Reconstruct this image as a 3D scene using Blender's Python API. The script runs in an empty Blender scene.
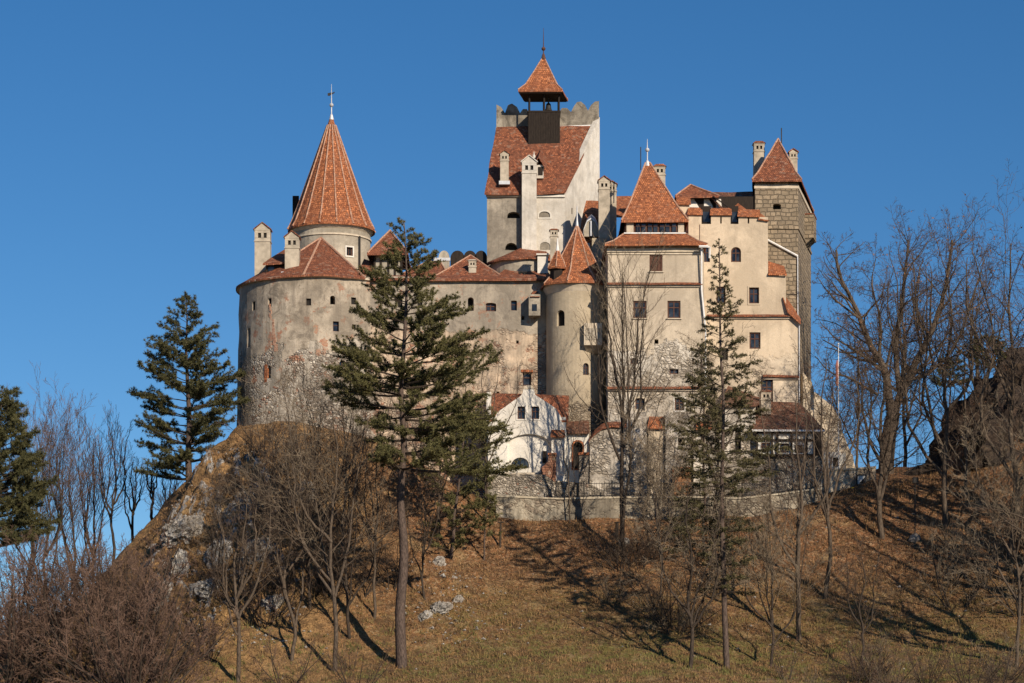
import bpy, bmesh, math, random
import numpy as np
from mathutils import Vector, Matrix, noise
R = math.radians
F = 2400.0; HY = 720.0; CX = 512.0
scene = bpy.context.scene
col = scene.collection

# ---------------------------------------------------------------- camera, sky, sun, exposure
cam_d = bpy.data.cameras.new('camera'); cam = bpy.data.objects.new('camera', cam_d); col.objects.link(cam)
cam.location = (0, 0, 0); cam.rotation_euler = (R(90), 0, 0)
cam_d.sensor_width = 36.0; cam_d.lens = 36.0 * F / 1024.0
cam_d.shift_y = (HY - 341.5) / 1024.0
cam_d.clip_start = 0.5; cam_d.clip_end = 20000
scene.camera = cam

SUN_AZ, SUN_EL = 31.0, 26.0          # azimuth: degrees to the right of straight behind the camera
sdir = Vector((math.sin(R(SUN_AZ)) * math.cos(R(SUN_EL)), -math.cos(R(SUN_AZ)) * math.cos(R(SUN_EL)), math.sin(R(SUN_EL))))
world = bpy.data.worlds.new('World'); scene.world = world; world.use_nodes = True
wn = world.node_tree; wn.nodes.clear()
sky = wn.nodes.new('ShaderNodeTexSky'); sky.sky_type = 'NISHITA'; sky.sun_disc = False
sky.sun_elevation = R(SUN_EL); sky.sun_rotation = math.atan2(sdir.x, sdir.y)
sky.altitude = 900; sky.air_density = 1.0; sky.dust_density = 0.0; sky.ozone_density = 4.0
tc = wn.nodes.new('ShaderNodeTexCoord'); mp = wn.nodes.new('ShaderNodeVectorMath'); mp.operation = 'ADD'; mp.inputs[1].default_value = (0, 0, 0.045)   # the clear dry air keeps its deep blue down to the skyline
nm = wn.nodes.new('ShaderNodeVectorMath'); nm.operation = 'NORMALIZE'
wn.links.new(tc.outputs['Generated'], mp.inputs[0]); wn.links.new(mp.outputs[0], nm.inputs[0]); wn.links.new(nm.outputs[0], sky.inputs[0])
hs = wn.nodes.new('ShaderNodeHueSaturation'); hs.inputs['Saturation'].default_value = 1.24; hs.inputs['Hue'].default_value = 0.501
bg = wn.nodes.new('ShaderNodeBackground'); bg.inputs['Strength'].default_value = 0.084
wo = wn.nodes.new('ShaderNodeOutputWorld')
wn.links.new(sky.outputs[0], hs.inputs['Color']); wn.links.new(hs.outputs[0], bg.inputs[0]); wn.links.new(bg.outputs[0], wo.inputs[0])
sl = bpy.data.lights.new('sun', 'SUN'); sl.energy = 5.0; sl.angle = R(0.5); sl.color = (1.0, 0.86, 0.69)
so = bpy.data.objects.new('sun', sl); col.objects.link(so)
so.location = (60, -60, 120); so.rotation_euler = sdir.to_track_quat('Z', 'Y').to_euler()
scene.view_settings.view_transform = 'Standard'; scene.view_settings.look = 'None'
scene.view_settings.exposure = 0.12; scene.view_settings.gamma = 1.0
scene.render.engine = 'CYCLES'

# ---------------------------------------------------------------- node helpers / materials
class N:
    def __init__(s, name):
        s.m = bpy.data.materials.new(name); s.m.use_nodes = True; s.t = s.m.node_tree; s.t.nodes.clear()
        s.out = s.n('OutputMaterial'); s.b = s.n('BsdfPrincipled'); s.l(s.b.outputs[0], s.out.inputs[0])
        s.b.inputs['Roughness'].default_value = 0.9
        s.b.inputs['Specular IOR Level'].default_value = 0.25
    def n(s, k, **kw):
        x = s.t.nodes.new('ShaderNode' + k)
        for a, v in kw.items(): setattr(x, a, v)
        return x
    def l(s, a, b): s.t.links.new(a, b)
    def pos(s): return s.n('NewGeometry').outputs['Position']
    def obj(s): return s.n('TexCoord').outputs['Object']
    def uv(s): return s.n('UVMap').outputs[0]
    def noise(s, v, sc, det=4, rough=0.6, dist=0.0):
        x = s.n('TexNoise'); x.inputs['Scale'].default_value = sc; x.inputs['Detail'].default_value = det
        x.inputs['Roughness'].default_value = rough; x.inputs['Distortion'].default_value = dist
        s.l(v, x.inputs['Vector']); return x.outputs[0]
    def scale(s, v, xyz):
        x = s.n('Mapping'); x.inputs['Scale'].default_value = xyz; s.l(v, x.inputs['Vector']); return x.outputs[0]
    def vor(s, v, sc, feat='F1'):
        x = s.n('TexVoronoi', feature=feat); x.inputs['Scale'].default_value = sc; s.l(v, x.inputs['Vector']); return x
    def ramp(s, f, pts):
        x = s.n('ValToRGB'); e = x.color_ramp.elements
        while len(e) < len(pts): e.new(0.5)
        for i, (p, c) in enumerate(pts):
            e[i].position = p; e[i].color = (c if isinstance(c, tuple) else (c, c, c)) + (1,)
        s.l(f, x.inputs[0]); return x.outputs[0]
    def mix(s, f, a, b, mode='MIX'):
        x = s.n('Mix', data_type='RGBA', blend_type=mode)
        for v, i in ((f, 0), (a, 6), (b, 7)):
            if isinstance(v, (int, float)): x.inputs[i].default_value = v
            elif isinstance(v, tuple): x.inputs[i].default_value = v + (1,)
            else: s.l(v, x.inputs[i])
        return x.outputs[2]
    def math(s, op, a, b=0.0, c=None, clamp=False):
        x = s.n('Math', operation=op, use_clamp=clamp)
        for i, v in enumerate((a, b) if c is None else (a, b, c)):
            if isinstance(v, (int, float)): x.inputs[i].default_value = v
            else: s.l(v, x.inputs[i])
        return x.outputs[0]
    def bump(s, h, st=0.5, d=0.05, prev=None):
        x = s.n('Bump'); x.inputs['Strength'].default_value = st; x.inputs['Distance'].default_value = d
        s.l(h, x.inputs['Height'])
        if prev is not None: s.l(prev, x.inputs['Normal'])
        s.l(x.outputs[0], s.b.inputs['Normal']); return x.outputs[0]
    def base(s, c):
        if isinstance(c, tuple): s.b.inputs['Base Color'].default_value = c + (1,)
        else: s.l(c, s.b.inputs['Base Color'])

def wall_mat(name, plaster, dirt, stone_a, stone_b, zs=None, za=2.0, brick=0.0, stain=0.5, patch=0.0, red=0.0, low=None, cover=0.6, cell=3.8):
    """old lime plaster with run stains; rubble masonry laid bare below height zs (ragged line) and in patches"""
    k = N(name); p = k.pos()
    n1 = k.noise(p, 0.35, 6, 0.65); n2 = k.noise(p, 2.2, 6, 0.7); n3 = k.noise(p, 14, 3, 0.6)
    st = k.noise(k.scale(p, (1.6, 1.6, 0.16)), 1.0, 5, 0.65)
    f = k.math('ADD', k.math('MULTIPLY', n1, 0.55), k.math('MULTIPLY', n2, 0.45))
    c = k.mix(k.ramp(f, [(0.36, 0.0), (0.66, 1.0)]), dirt, plaster)
    c = k.mix(k.math('MULTIPLY', k.ramp(st, [(0.50, 0.0), (0.70, 1.0)]), stain), c, tuple(v * 0.42 for v in dirt))
    c = k.mix(k.ramp(n3, [(0.3, 0.25), (0.7, 0.0)]), c, tuple(v * 0.6 for v in plaster))
    gr = k.noise(p, 0.75, 9, 0.74, 0.8)
    c = k.mix(k.math('MULTIPLY', k.ramp(gr, [(0.50, 0.0), (0.62, 1.0)]), min(1.0, stain * 1.1)), c, tuple(v * 0.50 for v in dirt))
    c = k.mix(k.math('MULTIPLY', k.ramp(k.noise(p, 3.5, 8, 0.8), [(0.54, 0.0), (0.64, 1.0)]), min(.6, stain * .8)), c, tuple(v * 0.6 for v in dirt))
    h = k.math('ADD', k.math('MULTIPLY', n2, 0.6), k.math('MULTIPLY', n3, 0.3))
    if zs is not None:
        wp = k.n('VectorMath', operation='ADD')
        nz = k.n('TexNoise'); nz.inputs['Scale'].default_value = 1.2; nz.inputs['Detail'].default_value = 4; k.l(p, nz.inputs['Vector'])
        k.l(p, wp.inputs[0]); sc = k.n('VectorMath', operation='SCALE'); sc.inputs['Scale'].default_value = 0.5
        k.l(nz.outputs['Color'], sc.inputs[0]); k.l(sc.outputs[0], wp.inputs[1])
        q = k.scale(wp.outputs[0], (1, 1, 1.5))
        v = k.vor(q, cell); ve = k.vor(q, cell, 'DISTANCE_TO_EDGE')
        cc = k.n('SeparateColor'); k.l(v.outputs['Color'], cc.inputs[0])
        sc_ = k.mix(k.ramp(cc.outputs[0], [(0.15, 0.0), (0.85, 1.0)]), stone_a, stone_b)
        if red: sc_ = k.mix(k.math('MULTIPLY', k.ramp(cc.outputs[1], [(1 - red, 0.0), (1.02 - red, 1.0)]), 0.8), sc_, (0.33, 0.13, 0.07))
        mor = k.ramp(ve.outputs['Distance'], [(0.03, 1.0), (0.14, 0.0)])
        sc_ = k.mix(k.math('MULTIPLY', mor, 0.5), sc_, tuple(v_ * 0.62 for v_ in stone_a))
        sc_ = k.mix(k.ramp(n1, [(0.42, 0.35), (0.62, 0.0)]), sc_, (0.12, 0.10, 0.08))
        z = k.n('SeparateXYZ'); k.l(p, z.inputs[0])
        nn = k.noise(p, 0.42, 5, 0.62)
        zz = k.math('SUBTRACT', k.math('ADD', z.outputs[2], k.math('MULTIPLY', k.math('SUBTRACT', nn, 0.5), -za * 4)), zs)
        mask = k.ramp(k.math('MULTIPLY', zz, 0.5), [(0.0, 1.0), (0.10, 0.0)])
        pn = k.ramp(k.noise(p, 0.62, 6, 0.7), [(0.66 - patch, 0.0), (0.69 - patch, 1.0)])
        mask = k.math('MAXIMUM', mask, pn) if patch else mask
        if low is not None:      # remnants of a later limewash coat over the masonry
            lc = k.mix(k.ramp(f, [(0.38, 0.0), (0.60, 1.0)]), tuple(v_ * 0.62 for v_ in low), low)
            lc = k.mix(k.math('MULTIPLY', k.ramp(st, [(0.44, 0.0), (0.60, 1.0)]), min(1, stain * 1.2)), lc, tuple(v_ * 0.38 for v_ in low))
            cv = k.ramp(k.noise(p, 0.55, 7, 0.72, 0.4), [(0.50 + (0.5 - cover) * .5 - .03, 0.0), (0.50 + (0.5 - cover) * .5 + .03, 1.0)])
            sc_ = k.mix(cv, lc, sc_); bare = cv
        c = k.mix(mask, c, sc_)
        if brick:
            bn = k.ramp(k.noise(p, 0.9, 5, 0.7), [(0.66 - brick, 0.0), (0.69 - brick, 1.0)])
            bt = k.n('TexBrick'); k.l(k.uv(), bt.inputs['Vector'])
            bt.inputs['Scale'].default_value = 1.0; bt.inputs['Brick Width'].default_value = 0.32; bt.inputs['Row Height'].default_value = 0.12
            bt.inputs['Color1'].default_value = (0.36, 0.14, 0.08, 1); bt.inputs['Color2'].default_value = (0.42, 0.24, 0.15, 1)
            bt.inputs['Mortar'].default_value = (0.3, 0.24, 0.18, 1); bt.inputs['Mortar Size'].default_value = 0.015
            c = k.mix(bn, c, bt.outputs[0])
        full = mask
        if low is not None: mask = k.math('MULTIPLY', mask, bare)
        h2 = k.math('MULTIPLY', k.ramp(ve.outputs['Distance'], [(0.0, 0.0), (0.25, 1.0)]), 1.6)
        hx = k.n('Mix', data_type='FLOAT'); k.l(mask, hx.inputs[0]); k.l(h, hx.inputs[2]); k.l(h2, hx.inputs[3]); h = hx.outputs[0]
        h = k.math('SUBTRACT', h, k.math('MULTIPLY', k.math('ADD', full, mask), 0.6))
    big = k.noise(p, 0.22, 7, 0.68, 0.5)
    c = k.mix(k.math('MULTIPLY', k.ramp(big, [(0.40, 1.0), (0.56, 0.0)]), 0.30 + stain * .45), c, tuple(v * 0.50 for v in dirt))
    k.base(c); k.bump(h, 0.8, 0.08)
    return k.m

def ashlar_mat(name, a, b, w=0.62, hgt=0.36):
    k = N(name); bt = k.n('TexBrick'); p = k.pos()
    nz = k.n('TexNoise'); nz.inputs['Scale'].default_value = 1.3; nz.inputs['Detail'].default_value = 4; k.l(p, nz.inputs['Vector'])
    sc = k.n('VectorMath', operation='SCALE'); sc.inputs['Scale'].default_value = 0.34; k.l(nz.outputs['Color'], sc.inputs[0])
    ad = k.n('VectorMath', operation='ADD'); k.l(k.uv(), ad.inputs[0]); k.l(sc.outputs[0], ad.inputs[1]); k.l(ad.outputs[0], bt.inputs['Vector'])
    bt.inputs['Scale'].default_value = 1.0; bt.squash = 0.7; bt.squash_frequency = 3; bt.inputs['Brick Width'].default_value = w; bt.inputs['Row Height'].default_value = hgt
    bt.inputs['Mortar Size'].default_value = 0.045; bt.inputs['Mortar Smooth'].default_value = 0.5; bt.inputs['Bias'].default_value = -0.1
    bt.inputs['Color1'].default_value = a + (1,); bt.inputs['Color2'].default_value = b + (1,)
    bt.inputs['Mortar'].default_value = tuple(v * 0.38 for v in a) + (1,)
    n = k.noise(p, 1.4, 6, 0.7); n2 = k.noise(p, 9, 4, 0.7)
    c = k.mix(k.ramp(n, [(0.35, 0.55), (0.65, 0.0)]), bt.outputs[0], (0.12, 0.10, 0.07))
    c = k.mix(k.ramp(n2, [(0.4, 0.35), (0.6, 0.0)]), c, (0.16, 0.13, 0.10))
    k.base(c)
    h = k.math('SUBTRACT', k.math('MULTIPLY', n2, 0.5), bt.outputs['Fac']); k.bump(h, 0.9, 0.08)
    return k.m

def tile_mat(name, a, b, moss, lichen=0.3):
    k = N(name); bt = k.n('TexBrick'); k.l(k.uv(), bt.inputs['Vector']); p = k.pos()
    bt.inputs['Scale'].default_value = 1.0; bt.inputs['Brick Width'].default_value = 0.17; bt.inputs['Row Height'].default_value = 0.20
    bt.inputs['Mortar Size'].default_value = 0.022; bt.inputs['Mortar Smooth'].default_value = 0.3
    bt.inputs['Color1'].default_value = a + (1,); bt.inputs['Color2'].default_value = b + (1,)
    bt.inputs['Mortar'].default_value = tuple(v * 0.30 for v in a) + (1,)
    n = k.noise(p, 0.8, 6, 0.7); n2 = k.noise(p, 5.0, 5, 0.75); v = k.vor(p, 4.0)
    cc = k.n('SeparateColor'); k.l(v.outputs['Color'], cc.inputs[0])
    c = k.mix(k.ramp(n, [(0.38, 0.6), (0.58, 0.0)]), bt.outputs[0], moss)
    c = k.mix(k.ramp(n2, [(0.44, 0.6), (0.58, 0.0)]), c, tuple(x * 0.4 for x in b))
    c = k.mix(k.math('MULTIPLY', k.ramp(cc.outputs[0], [(0.90, 0.0), (0.92, 1.0)]), lichen), c, (0.45, 0.36, 0.27))
    c = k.mix(k.ramp(k.noise(p, 11.0, 3, 0.6), [(0.60, 0.0), (0.70, lichen)]), c, (0.42, 0.26, 0.17))
    k.base(c); k.b.inputs['Roughness'].default_value = 0.8
    h = k.math('SUBTRACT', k.math('MULTIPLY', n2, 0.8), bt.outputs['Fac']); k.bump(h, 0.8, 0.05)
    return k.m

def plain_mat(name, a, b, sc=3.0, rough=0.85, bump=0.4, metal=0.0, stretch=(1, 1, 1), spec=0.25):
    k = N(name); p = k.scale(k.obj(), stretch); n = k.noise(p, sc, 5, 0.65)
    k.base(k.mix(k.ramp(n, [(0.35, 0.0), (0.65, 1.0)]), a, b)); k.b.inputs['Roughness'].default_value = rough
    k.b.inputs['Metallic'].default_value = metal; k.b.inputs['Specular IOR Level'].default_value = spec
    if bump: k.bump(n, bump, 0.03)
    return k.m

def leaf_mat(name, a, b, sc=1.5):
    k = N(name); n = k.noise(k.obj(), sc, 3, 0.6); n2 = k.noise(k.obj(), sc * 9, 2, 0.6)
    c = k.mix(k.ramp(n, [(0.35, 0.0), (0.65, 1.0)]), a, b)
    c = k.mix(k.ramp(n2, [(0.3, 0.0), (0.7, 0.6)]), c, tuple(x * 0.55 for x in a)); k.base(c)
    k.b.inputs['Roughness'].default_value = 0.7
    return k.m

M = {}
M['bastion'] = wall_mat('weathered_plaster_over_rubble', (0.62, 0.53, 0.41), (0.33, 0.275, 0.21), (0.27, 0.215, 0.165), (0.74, 0.67, 0.56), zs=30.0, za=1.9, brick=0.075, stain=0.75, patch=0.02, red=0.07, low=(0.60, 0.53, 0.43), cover=0.52, cell=3.4)
M['curtain'] = wall_mat('weathered_plaster_over_brick', (0.50, 0.43, 0.335), (0.29, 0.25, 0.20), (0.46, 0.33, 0.23), (0.70, 0.56, 0.41), zs=32.0, za=1.2, brick=0.085, stain=0.6, red=0.14, low=(0.70, 0.54, 0.385), cover=0.50, cell=3.0)
M['grey'] = wall_mat('grey_stained_plaster', (0.50, 0.44, 0.35), (0.23, 0.20, 0.16), (0.3, 0.25, 0.2), (0.4, 0.35, 0.3), stain=0.55)
M['tower'] = wall_mat('grey_tower_plaster', (0.56, 0.50, 0.40), (0.34, 0.295, 0.23), (0.3, 0.25, 0.2), (0.4, 0.35, 0.3), stain=0.4)
M['merlon'] = wall_mat('blackened_battlement_plaster', (0.50, 0.45, 0.36), (0.22, 0.19, 0.15), (0.3, 0.25, 0.2), (0.4, 0.35, 0.3), stain=1.0)
M['beige'] = wall_mat('beige_plaster', (0.50, 0.42, 0.30), (0.40, 0.33, 0.235), (0.25, 0.19, 0.13), (0.50, 0.42, 0.32), zs=25.9, za=0.8, stain=0.25)
M['cream'] = wall_mat('cream_plaster', (0.68, 0.58, 0.44), (0.56, 0.465, 0.35), (0.40, 0.345, 0.27), (0.66, 0.59, 0.49), zs=29.6, za=1.4, stain=0.45, brick=0.0, low=(0.76, 0.69, 0.58), cover=0.52, cell=2.8)
M['creamB'] = wall_mat('ochre_cream_plaster', (0.70, 0.575, 0.42), (0.60, 0.485, 0.35), (0.34, 0.27, 0.19), (0.68, 0.57, 0.43), zs=29.8, za=1.2, stain=0.3, low=(0.70, 0.585, 0.44), cover=0.35)
M['lowstone'] = wall_mat('patched_whitewash_rubble', (0.72, 0.66, 0.57), (0.36, 0.31, 0.25), (0.33, 0.28, 0.22), (0.62, 0.55, 0.45), zs=22.5, za=1.5, stain=0.9, patch=0.06, low=(0.74, 0.67, 0.57), cover=0.56, cell=2.8)
M['white'] = wall_mat('white_limewash', (0.86, 0.82, 0.74), (0.72, 0.67, 0.58), (0.3, 0.25, 0.2), (0.4, 0.35, 0.3), stain=0.18)
M['keepwhite'] = wall_mat('old_white_plaster', (0.82, 0.78, 0.70), (0.62, 0.56, 0.47), (0.3, 0.25, 0.2), (0.4, 0.35, 0.3), stain=0.35)
M['rubble'] = wall_mat('dry_rubble_masonry', (0.42, 0.38, 0.31), (0.25, 0.21, 0.17), (0.22, 0.185, 0.14), (0.60, 0.53, 0.43), zs=60.0, za=0.5, stain=0.6, red=0.05, low=(0.52, 0.46, 0.38), cover=0.62)
M['ruin'] = wall_mat('pale_ruin_masonry', (0.68, 0.57, 0.42), (0.5, 0.40, 0.28), (0.52, 0.40, 0.27), (0.80, 0.67, 0.49), zs=60.0, za=0.5, stain=0.03, low=(.74, .62, .46), cover=.5)
M['ashlar'] = ashlar_mat('squared_stone', (0.43, 0.335, 0.225), (0.23, 0.175, 0.115))
M['tile'] = tile_mat('old_clay_tiles', (0.56, 0.20, 0.095), (0.17, 0.058, 0.034), (0.20, 0.085, 0.05), 0.22)
M['tileA'] = tile_mat('orange_clay_tiles', (0.78, 0.285, 0.115), (0.25, 0.078, 0.036), (0.34, 0.13, 0.065), 0.12)
M['tiledark'] = tile_mat('brown_clay_tiles', (0.38, 0.17, 0.10), (0.15, 0.07, 0.045), (0.12, 0.065, 0.042), 0.3)
M['ridge'] = plain_mat('ridge_mortar', (0.30, 0.13, 0.075), (0.52, 0.35, 0.25), 6.0)
M['mould'] = plain_mat('cornice_plaster', (0.46, 0.39, 0.29), (0.62, 0.53, 0.41), 2.0)
M['chimney'] = plain_mat('chimney_plaster', (0.30, 0.26, 0.20), (0.52, 0.45, 0.35), 1.3)
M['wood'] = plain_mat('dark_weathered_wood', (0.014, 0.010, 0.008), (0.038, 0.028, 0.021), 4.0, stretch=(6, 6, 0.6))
M['brownwood'] = plain_mat('brown_painted_wood', (0.075, 0.035, 0.025), (0.12, 0.06, 0.04), 5.0)
M['lead'] = plain_mat('zinc_sheet', (0.45, 0.46, 0.48), (0.6, 0.61, 0.62), 3.0, rough=0.55, metal=0.3)
M['whitemetal'] = plain_mat('white_gutter_paint', (0.62, 0.61, 0.58), (0.8, 0.79, 0.76), 3.0, rough=0.5)
M['iron'] = plain_mat('black_iron', (0.015, 0.015, 0.016), (0.04, 0.035, 0.03), 8.0, rough=0.6)
M['bark'] = plain_mat('grey_brown_bark', (0.045, 0.033, 0.023), (0.14, 0.105, 0.075), 5.0, bump=1.0, stretch=(3, 3, 0.8))
M['bark_dark'] = plain_mat('dark_bark', (0.025, 0.019, 0.014), (0.075, 0.055, 0.04), 5.0, bump=1.0, stretch=(3, 3, 0.8))
M['bark_pine'] = plain_mat('pine_bark', (0.035, 0.025, 0.019), (0.14, 0.10, 0.08), 5.0, bump=1.0, stretch=(3, 3, 0.8))
M['twig'] = plain_mat('brown_twigs', (0.045, 0.030, 0.021), (0.11, 0.075, 0.052), 2.0, bump=0)
M['twig_red'] = plain_mat('reddish_twigs', (0.075, 0.045, 0.032), (0.19, 0.12, 0.085), 1.0, bump=0)
M['twig_pale'] = plain_mat('pale_twigs', (0.12, 0.09, 0.06), (0.24, 0.19, 0.13), 1.0, bump=0)
M['pine'] = leaf_mat('pine_needles', (0.050, 0.052, 0.020), (0.14, 0.128, 0.050))
M['pine_light'] = leaf_mat('olive_pine_needles', (0.075, 0.074, 0.026), (0.20, 0.178, 0.070))
M['spruce'] = leaf_mat('spruce_needles', (0.070, 0.066, 0.028), (0.18, 0.15, 0.07))
M['dryleaf'] = leaf_mat('dry_brown_leaves', (0.20, 0.10, 0.05), (0.30, 0.16, 0.08), 3.0)
def glass_mat():
    k = N('window_glass'); n = k.noise(k.pos(), 1.5, 2, 0.5)
    k.base(k.mix(k.ramp(n, [(0.4, 0.0), (0.6, 1.0)]), (0.010, 0.011, 0.013), (0.035, 0.042, 0.052)))
    k.b.inputs['Roughness'].default_value = 0.08; k.b.inputs['Specular IOR Level'].default_value = 0.45
    k.bump(k.noise(k.pos(), 2.0, 1), 0.25, 0.05)
    return k.m
M['glass'] = glass_mat()
M['dark'] = plain_mat('unlit_room', (0.012, 0.011, 0.010), (0.03, 0.026, 0.022), 2.0, bump=0)
M['curtaincloth'] = plain_mat('pale_curtain', (0.45, 0.43, 0.38), (0.62, 0.60, 0.55), 3.0, bump=0)

# ---------------------------------------------------------------- geometry helpers
def X(px, Y): return (px - CX) * Y / F
def Z(py, Y): return (HY - py) * Y / F
def P(px, py, Y): return Vector((X(px, Y), Y, Z(py, Y)))

def auto_uv(bm):
    uv = bm.loops.layers.uv.verify()
    for f in bm.faces:
        f.normal_update(); n = f.normal
        if abs(n.z) < 0.97:
            h = Vector((0, 0, 1)).cross(n).normalized(); v = n.cross(h)
        else: h = Vector((1, 0, 0)); v = Vector((0, 1, 0))
        for lp in f.loops: lp[uv].uv = (lp.vert.co.dot(h), lp.vert.co.dot(v))

def wobble(bm, cuts, amp, sc=0.5):
    if cuts: bmesh.ops.subdivide_edges(bm, edges=bm.edges[:], cuts=cuts, use_grid_fill=True)
    for v in bm.verts:
        v.co += noise.noise_vector(v.co * sc) * amp + noise.noise_vector(v.co * sc * 4 + Vector((7, 3, 1))) * amp * 0.35

class Thing:
    def __init__(s, name, label, cat, loc, group=None, kind=None):
        s.o = bpy.data.objects.new(name, None); col.objects.link(s.o); s.loc = Vector(loc); s.o.location = s.loc
        s.o.empty_display_size = 0.5
        s.o['label'] = label; s.o['category'] = cat
        if group: s.o['group'] = group
        if kind: s.o['kind'] = kind
    def part(s, name, bm, mat, parent=None, smooth=False, label=None, uv=True):
        if uv and bm.loops.layers.uv.active is None: auto_uv(bm)
        me = bpy.data.meshes.new(name); bm.to_mesh(me); bm.free()
        return s.mesh(name, me, mat, parent, smooth, label)
    def mesh(s, name, me, mat, parent=None, smooth=False, label=None):
        me.transform(Matrix.Translation(-s.loc))
        me.materials.clear(); me.materials.append(M[mat] if isinstance(mat, str) else mat)
        if smooth: me.polygons.foreach_set('use_smooth', [True] * len(me.polygons))
        o = bpy.data.objects.new(name, me); col.objects.link(o); o.parent = parent or s.o
        if label: o['label'] = label
        return o

def single(name, label, cat, bm, mat, loc, group=None, kind=None, smooth=False):
    """a thing that is one mesh, built in world space, origin moved to loc"""
    if bm.loops.layers.uv.active is None: auto_uv(bm)
    me = bpy.data.meshes.new(name); bm.to_mesh(me); bm.free(); me.transform(Matrix.Translation(-Vector(loc)))
    me.materials.append(M[mat] if isinstance(mat, str) else mat)
    if smooth: me.polygons.foreach_set('use_smooth', [True] * len(me.polygons))
    o = bpy.data.objects.new(name, me); col.objects.link(o); o.location = loc
    if label: o['label'] = label
    if cat: o['category'] = cat
    if group: o['group'] = group
    if kind: o['kind'] = kind
    return o

def solid(bm, bottom, top):
    """closed solid between two rings of equal length"""
    a = [bm.verts.new(p) for p in bottom]; b = [bm.verts.new(p) for p in top]; n = len(a)
    fs = [bm.faces.new(a[::-1]), bm.faces.new(b)]
    for i in range(n): fs.append(bm.faces.new((a[i], a[(i + 1) % n], b[(i + 1) % n], b[i])))
    bmesh.ops.recalc_face_normals(bm, faces=fs)
def prism(bm, plan, z0, z1):
    """plan: [(px, Y)...]"""
    solid(bm, [(X(p, y), y, z0) for p, y in plan], [(X(p, y), y, z1) for p, y in plan])
def prism_xy(bm, plan, z0, z1):
    solid(bm, [(x, y, z0) for x, y in plan], [(x, y, z1) for x, y in plan])
def profile(bm, pts, Y, depth):
    """outline [(px,py)...] in the plane Y, given real thickness towards the back"""
    f = [P(a, b, Y) for a, b in pts]; solid(bm, f, [p + Vector((0, depth, 0)) for p in f])
def boxc(bm, c, u, n, w, d, h, z0=None):
    """box: centre c, u = horizontal axis, n = outward horizontal normal"""
    c = Vector(c); u = Vector(u).normalized(); n = Vector(n).normalized()
    zz = Vector((0, 0, 1))
    lo = [c - u * w / 2 - n * d / 2, c + u * w / 2 - n * d / 2, c + u * w / 2 + n * d / 2, c - u * w / 2 + n * d / 2]
    solid(bm, [p - zz * h / 2 for p in lo], [p + zz * h / 2 for p in lo])
def tube(bm, pts, r, k=6, r1=None, cap=True):
    pts = [Vector(p) for p in pts]; rings = []
    for i, p in enumerate(pts):
        d = (pts[min(i + 1, len(pts) - 1)] - pts[max(i - 1, 0)]).normalized()
        a = d.cross(Vector((0, 0, 1)) if abs(d.z) < 0.9 else Vector((0, 1, 0))).normalized(); b = d.cross(a)
        rr = r if r1 is None else r + (r1 - r) * i / (len(pts) - 1)
        rings.append([bm.verts.new(p + (a * math.cos(t) + b * math.sin(t)) * rr) for t in [2 * math.pi * j / k for j in range(k)]])
    for a, b in zip(rings, rings[1:]):
        for j in range(k): bm.faces.new((a[j], a[(j + 1) % k], b[(j + 1) % k], b[j]))
    if cap: bm.faces.new(rings[0][::-1]); bm.faces.new(rings[-1])
def lathe(bm, c, prof, k=32, a0=0.0, closed=True):
    """prof [(r,z)...] revolved about c=(x,y)"""
    rings = [[bm.verts.new((c[0] + r * math.cos(a0 + 2 * math.pi * j / k), c[1] + r * math.sin(a0 + 2 * math.pi * j / k), z)) for j in range(k)] for r, z in prof]
    fs = []
    for a, b in zip(rings, rings[1:]):
        for j in range(k): fs.append(bm.faces.new((a[j], a[(j + 1) % k], b[(j + 1) % k], b[j])))
    fs.append(bm.faces.new(rings[0][::-1])); fs.append(bm.faces.new(rings[-1]))
    bmesh.ops.recalc_face_normals(bm, faces=fs)
def shell(verts, faces, t=0.16, cuts=2, amp=0.05):
    """a roof skin of thickness t, slightly uneven, from its upper surface"""
    bm = bmesh.new(); top = [bm.verts.new(v) for v in verts]; bot = [bm.verts.new(Vector(v) - Vector((0, 0, t))) for v in verts]
    cnt = {}
    for f in faces:
        bm.faces.new([top[i] for i in f]); bm.faces.new([bot[i] for i in reversed(f)])
        for i in range(len(f)):
            a, b = f[i], f[(i + 1) % len(f)]; cnt.setdefault((min(a, b), max(a, b)), []).append((a, b))
    for k_, l in cnt.items():
        if len(l) == 1: a, b = l[0]; bm.faces.new((top[b], top[a], bot[a], bot[b]))
    bmesh.ops.recalc_face_normals(bm, faces=bm.faces[:]); auto_uv(bm); wobble(bm, cuts, amp * 1.5, .42)
    return bm
def ridges(lines, r=0.10):
    r = r * .72
    bm = bmesh.new()
    for a, b in lines:
        a = Vector(a); b = Vector(b); n = max(2, int((b - a).length / 0.8))
        tube(bm, [a.lerp(b, i / n) + Vector((0, 0, 0.03)) + noise.noise_vector(a.lerp(b, i / n)) * 0.03 for i in range(n + 1)], r, 6)
    return bm
def ring_roof(th, ring, apex, mat='tile', t=0.16, lines=True, cuts=2, amp=0.05, rr=0.10, parent=None, sel=None):
    """hipped roof from an eave ring to one apex or a ridge (two points)"""
    ring = [Vector(v) for v in ring]
    if isinstance(apex, Vector):
        v = ring + [apex]; n = len(ring); f = [(i, (i + 1) % n, n) for i in range(n)]; ln = [(v[i], apex) for i in range(n)]
    else:
        a, b = apex; v = ring + [a, b]; f = [(0, 1, 5, 4), (1, 2, 5), (2, 3, 4, 5), (3, 0, 4)]
        ln = [(v[0], a), (v[1], b), (v[2], b), (v[3], a), (a, b)]
    if sel is not None: ln = [ln[i] for i in sel]
    ro = th.part('roof', shell(v, f, t, cuts, amp), mat, parent)
    if lines: th.part('ridge_tiles', ridges(ln, rr), 'ridge', ro)
    return ro
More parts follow.
